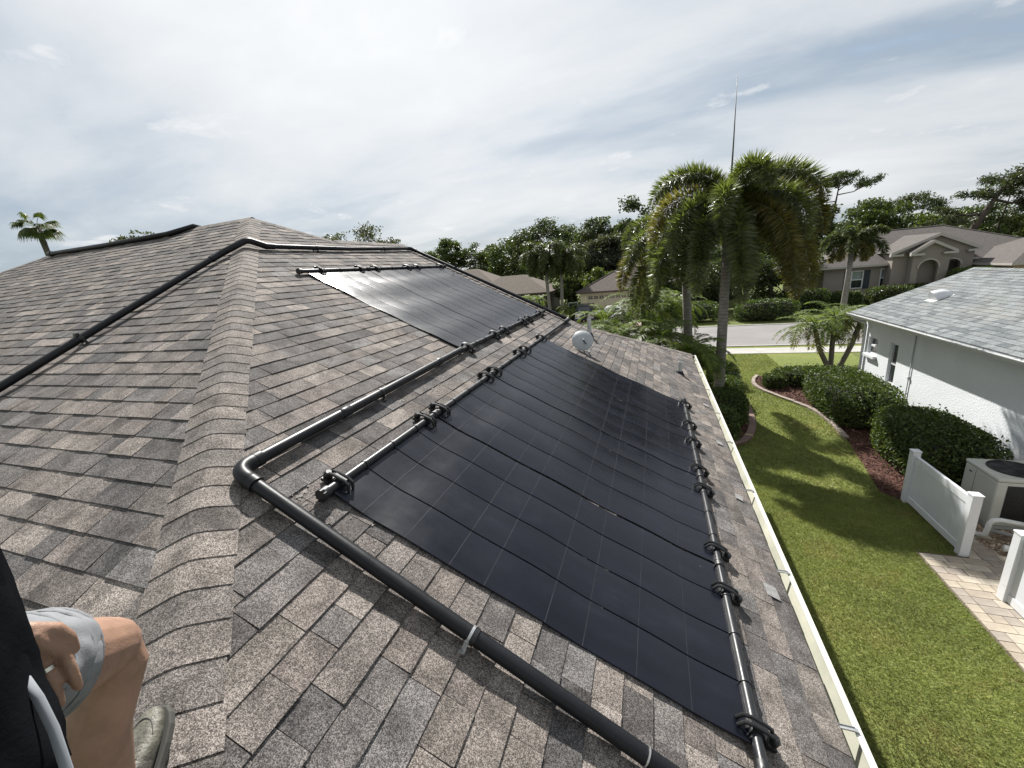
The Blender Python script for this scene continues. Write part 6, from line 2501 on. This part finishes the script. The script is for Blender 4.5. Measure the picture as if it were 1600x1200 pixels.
for (o_, ln, sp_) in ((-0.0315, 0.054, -0.004), (-0.0105, 0.076, 0.001), (0.0105, 0.080, 0.005), (0.0315, 0.070, 0.005)):
    k0 = HC + S3 * o_
    k1 = k0 + D3 * ln * 0.48 + S3 * sp_ * 0.5 + N3 * 0.002
    k2 = k1 + D3 * ln * 0.32 + S3 * sp_ * 0.3 - N3 * 0.002
    k3 = k2 + D3 * ln * 0.22 + S3 * sp_ * 0.2 - N3 * 0.005
    FING.append((k0, k1, k2, k3))
    limbs.append((A_([k0, k0 * 0.5 + k1 * 0.5, k1, k2, k3]), [0.0100, 0.0083, 0.0087, 0.0076, 0.0064]))
tb = HC - D3 * 0.048 + S3 * 0.006
limbs.append((A_([tb, tb + S3 * 0.026 + D3 * 0.018 - N3 * 0.004, tb + S3 * 0.036 + D3 * 0.040 - N3 * 0.008, tb + S3 * 0.038 + D3 * 0.062 - N3 * 0.012]), [0.0135, 0.0118, 0.0100, 0.0080]))
blob_mesh("body", limbs, 0.0036, M_SKIN, person, 3)


def cloth_tube(pts, prof, seg=28, wob=0.0, seed=0, thick=0.004, open_end=True):
    """garment tube: prof = (rx, rz) at each point, section plane normal to the path"""
    g = random.Random(seed)
    pts = A_(pts)
    n = len(pts)
    V = []
    ref = np.array([0, 0, 1.0])
    for i in range(n):
        t = (pts[min(i + 1, n - 1)] - pts[max(i - 1, 0)])
        t /= np.linalg.norm(t)
        s = np.cross(t, ref)
        s /= np.linalg.norm(s)
        u = np.cross(s, t)
        for k in range(seg):
            a = 2 * math.pi * k / seg
            f = 1 + wob * (math.sin(3 * a + i * 1.3 + seed) + 0.6 * math.sin(5 * a - i * 0.9)) * (0.4 + 0.6 * i / n)
            V.append(pts[i] + s * prof[i][0] * f * math.cos(a) + u * prof[i][1] * f * math.sin(a))
    F = [(i * seg + k, i * seg + (k + 1) % seg, (i + 1) * seg + (k + 1) % seg, (i + 1) * seg + k) for i in range(n - 1) for k in range(seg)]
    return V, F


def garment(name, pts, prof, mat, parent, wob=0.0, seed=0, sub=2, thick=0.005, cap0=False):
    V, F = cloth_tube(pts, prof, 28, wob, seed)
    mb = MB().add(V, F)
    if cap0:
        mb.f.append(tuple(range(27, -1, -1)))
        mb.m.append(0)
    o = mb.build(name, mat, parent, smooth=True)
    s = o.modifiers.new("solid", "SOLIDIFY")
    s.thickness = thick
    s.offset = 0
    b = o.modifiers.new("sub", "SUBSURF")
    b.levels = b.render_levels = sub
    if sub > 1:
        d = o.modifiers.new("creases", "DISPLACE")
        d.texture = CREASE
        d.strength = 0.018
        d.mid_level = 0.5
        d.texture_coords = "GLOBAL"
    return o


CREASE = bpy.data.textures.new("cloth_creases", "CLOUDS")
CREASE.noise_scale = 0.055
CREASE.noise_depth = 1

hd = (KNEE - HIP)
hem_t = 0.43
sl = garment("shorts", [PELV + (0.0, 0.0, 0.05), HIP + hd * 0.02, HIP + hd * 0.13, HIP + hd * 0.24, HIP + hd * 0.34, HIP + hd * hem_t, HIP + hd * (hem_t + 0.004)],
             [(0.100, 0.100), (0.097, 0.097), (0.096, 0.095), (0.096, 0.095), (0.096, 0.095), (0.099, 0.098), (0.095, 0.094)], M_SHORT, person, 0.016, 3)
for tt, rr in ((hem_t - 0.075, 0.0985), (hem_t - 0.004, 0.0995), (0.20, 0.1005)):
    V, F = cloth_tube([HIP + hd * (tt - 0.004), HIP + hd * tt, HIP + hd * (tt + 0.004)], [(rr - 0.001, rr - 0.002), (rr + 0.0022, rr + 0.0012), (rr - 0.001, rr - 0.002)], 28, 0.016, 3)
    MB().add(V, F).build("hem_stitching", M_STITCH if tt > 0.5 else M_SHORT, sl, smooth=True)
garment("shorts_leg", [PELV + (0.0, -0.05, 0.03), OHIP + (OKNEE - OHIP) * 0.1, OHIP + (OKNEE - OHIP) * 0.6, OHIP + (OKNEE - OHIP) * 0.8], [(0.125, 0.125), (0.115, 0.115), (0.10, 0.10), (0.10, 0.10)], M_SHORT, person, 0.03, 5)
garment("shirt", [PELV + (0.105, -0.015, -0.14), PELV + (0.025, 0.015, 0.0), PELV + (0.0, 0.03, 0.12), CHEST + (0, 0, -0.03), CHEST + (-0.03, 0, 0.10), NECK + (0, 0, -0.02), NECK + (0, 0, 0.02)],
        [(0.118, 0.118), (0.121, 0.121), (0.130, 0.130), (0.142, 0.150), (0.140, 0.16), (0.085, 0.10), (0.075, 0.075)], M_SHIRT, person, 0.016, 2)
garment("sleeve", [SH_L + (0, 0.02, 0.0), SH_L + (ELB - SH_L) * 0.3, ELB, ELB + (WRI - ELB) * 0.40, ELB + (WRI - ELB) * 0.66], [(0.075, 0.075), (0.075, 0.07), (0.062, 0.06), (0.055, 0.055), (0.050, 0.050)], M_SHIRT, person, 0.03, 4)
garment("sleeve", [SH_R + (0, -0.02, 0.0), SH_R + (RE - SH_R) * 0.4, SH_R + (RE - SH_R) * 0.75], [(0.078, 0.078), (0.075, 0.07), (0.07, 0.07)], M_SHIRT, person, 0.02, 7)
# strap hanging across the hip
mb = MB()
sp0 = [np.array([-0.800, 0.166, 4.735]), np.array([-0.764, 0.161, 4.713]), np.array([-0.731, 0.153, 4.681]), np.array([-0.694, 0.139, 4.640]), np.array([-0.66, 0.12, 4.58])]
V = []
for i, p in enumerate(sp0):
    w_ = np.array([0.5, 0.8, 0.2]) * 0.0055
    V += [p - w_, p + w_]
mb.add(V, [(2 * i, 2 * i + 1, 2 * i + 3, 2 * i + 2) for i in range(len(sp0) - 1)])
so = mb.build("strap", M_STRAP, person, smooth=True)
s_ = so.modifiers.new("solid", "SOLIDIFY")
s_.thickness = 0.003

# sock and shoe
garment("sock", [ANK + (0.0, 0.0, 0.045), ANK + (0, 0, 0.02), ANK + (0, 0, -0.03)], [(0.045, 0.045), (0.044, 0.044), (0.045, 0.045)], M_SOCK, person, 0.01, 1, 1)


def shoe(heel, toe, parent, nrm):
    heel, toe, nrm = A_([heel, toe, nrm])
    L = np.linalg.norm(toe - heel)
    f = (toe - heel) / L
    s = np.cross(f, nrm)
    s /= np.linalg.norm(s)
    u = np.cross(s, f)
    V, F = [], []
    st = [(0.0, 0.026, 0.050), (0.04, 0.034, 0.085), (0.14, 0.037, 0.094), (0.30, 0.038, 0.088), (0.45, 0.041, 0.074), (0.62, 0.047, 0.058), (0.78, 0.047, 0.050), (0.90, 0.038, 0.044), (0.97, 0.024, 0.036), (1.0, 0.008, 0.024)]
    seg = 16
    for (t, w, h) in st:
        for k in range(seg):
            a = 2 * math.pi * k / seg
            x = w * math.copysign(abs(math.cos(a)) ** 0.75, math.cos(a))
            z = 0.018 + h * 0.5 + h * 0.5 * math.copysign(abs(math.sin(a)) ** 0.8, math.sin(a))
            V.append(heel + f * L * t + s * x + u * z)
    for i in range(len(st) - 1):
        for k in range(seg):
            F.append((i * seg + k, i * seg + (k + 1) % seg, (i + 1) * seg + (k + 1) % seg, (i + 1) * seg + k))
    F += [tuple(range(seg - 1, -1, -1)), tuple((len(st) - 1) * seg + k for k in range(seg))]
    o = MB().add(V, F).build("shoe", M_SHOE, parent, smooth=True)
    b = o.modifiers.new("sub", "SUBSURF")
    b.levels = b.render_levels = 2
    sole = []
    for (t, w, h) in st:
        sole.append((t, w + 0.004))
    P = [heel + f * L * (t * 1.02 - 0.01) + s * w for t, w in sole] + [heel + f * L * (t * 1.02 - 0.01) - s * w for t, w in sole[::-1]]
    MB().prism(P, u * 0.022).build("sole", M_SOLE, o, bevel=0.004)
    # stitched seam over the toe and laces
    mb = MB()
    seam = []
    for a in np.linspace(-1.35, 1.35, 15):
        t = 0.62 + 0.26 * math.cos(a)
        w = 0.040 * math.sin(a)
        hh_ = np.interp(t, [q[0] for q in st], [q[2] for q in st])
        ww_ = np.interp(t, [q[0] for q in st], [q[1] for q in st])
        seam.append(heel + f * L * t + s * w + u * (0.018 + hh_ * (0.5 + 0.5 * math.sqrt(max(0.0, 1 - min(1, abs(w) / ww_) ** 2)))))
    mb.tube(seam, 0.0022, 5)
    mb.build("toe_seam", M_SOLE, o, smooth=True)
    mb = MB()
    for t in (0.36, 0.43, 0.50, 0.57):
        hh_ = np.interp(t, [q[0] for q in st], [q[2] for q in st])
        mb.tube([heel + f * L * t + s * w + u * (0.018 + hh_ * (1.0 - 3.5 * abs(w))) for w in (-0.028, -0.012, 0.0, 0.012, 0.028)], 0.003, 5)
    mb.build("laces", M_SOLE, o, smooth=True)
    return o


TOE = Ap(-1.402, 0.492, 0.022)
HEEL = TOE + (np.array([0.66, -0.75, -0.375]) / np.linalg.norm([0.66, -0.75, -0.375])) * 0.285
shoe(HEEL, TOE, person, NA)
oh = np.array([-0.86, -0.72, 3.41 + 0.02])
shoe(np.array([-0.85, -0.70, 3.745 - 0.35 + 0.02]), np.array([-0.93, -0.44, 3.745 - 0.22 + 0.02]), person, NA)
# hair and ring
mb = MB()
V, F = [], []
hc_ = HEAD + np.array([0.005, 0.012, 0.035])
for i in range(9):
    for k in range(20):
        th_, ph = math.pi * 0.56 * i / 8, 2 * math.pi * k / 20
        r_ = 0.098 + 0.003 * math.sin(7 * ph + i)
        V.append(hc_ + r_ * np.array([math.sin(th_) * math.cos(ph), math.sin(th_) * math.sin(ph) - 0.12 * math.sin(th_), math.cos(th_)]))
F = [(i * 20 + k, i * 20 + (k + 1) % 20, (i + 1) * 20 + (k + 1) % 20, (i + 1) * 20 + k) for i in range(8) for k in range(20)]
mb.add(V, F)
mb.build("hair", simple("brown_hair", (0.05, 0.035, 0.025), 0.7, 0.3, 40), person, smooth=True)
k0, k1, k2, k3 = FING[2]
mb = MB()
mid = k0 + (k1 - k0) * 0.45
dd = (k1 - k0) / np.linalg.norm(k1 - k0)
mb.tube([mid - dd * 0.003, mid + dd * 0.003], 0.0118, 20)
mb.build("ring", M_RING, person, smooth=True, autosmooth=0.6)
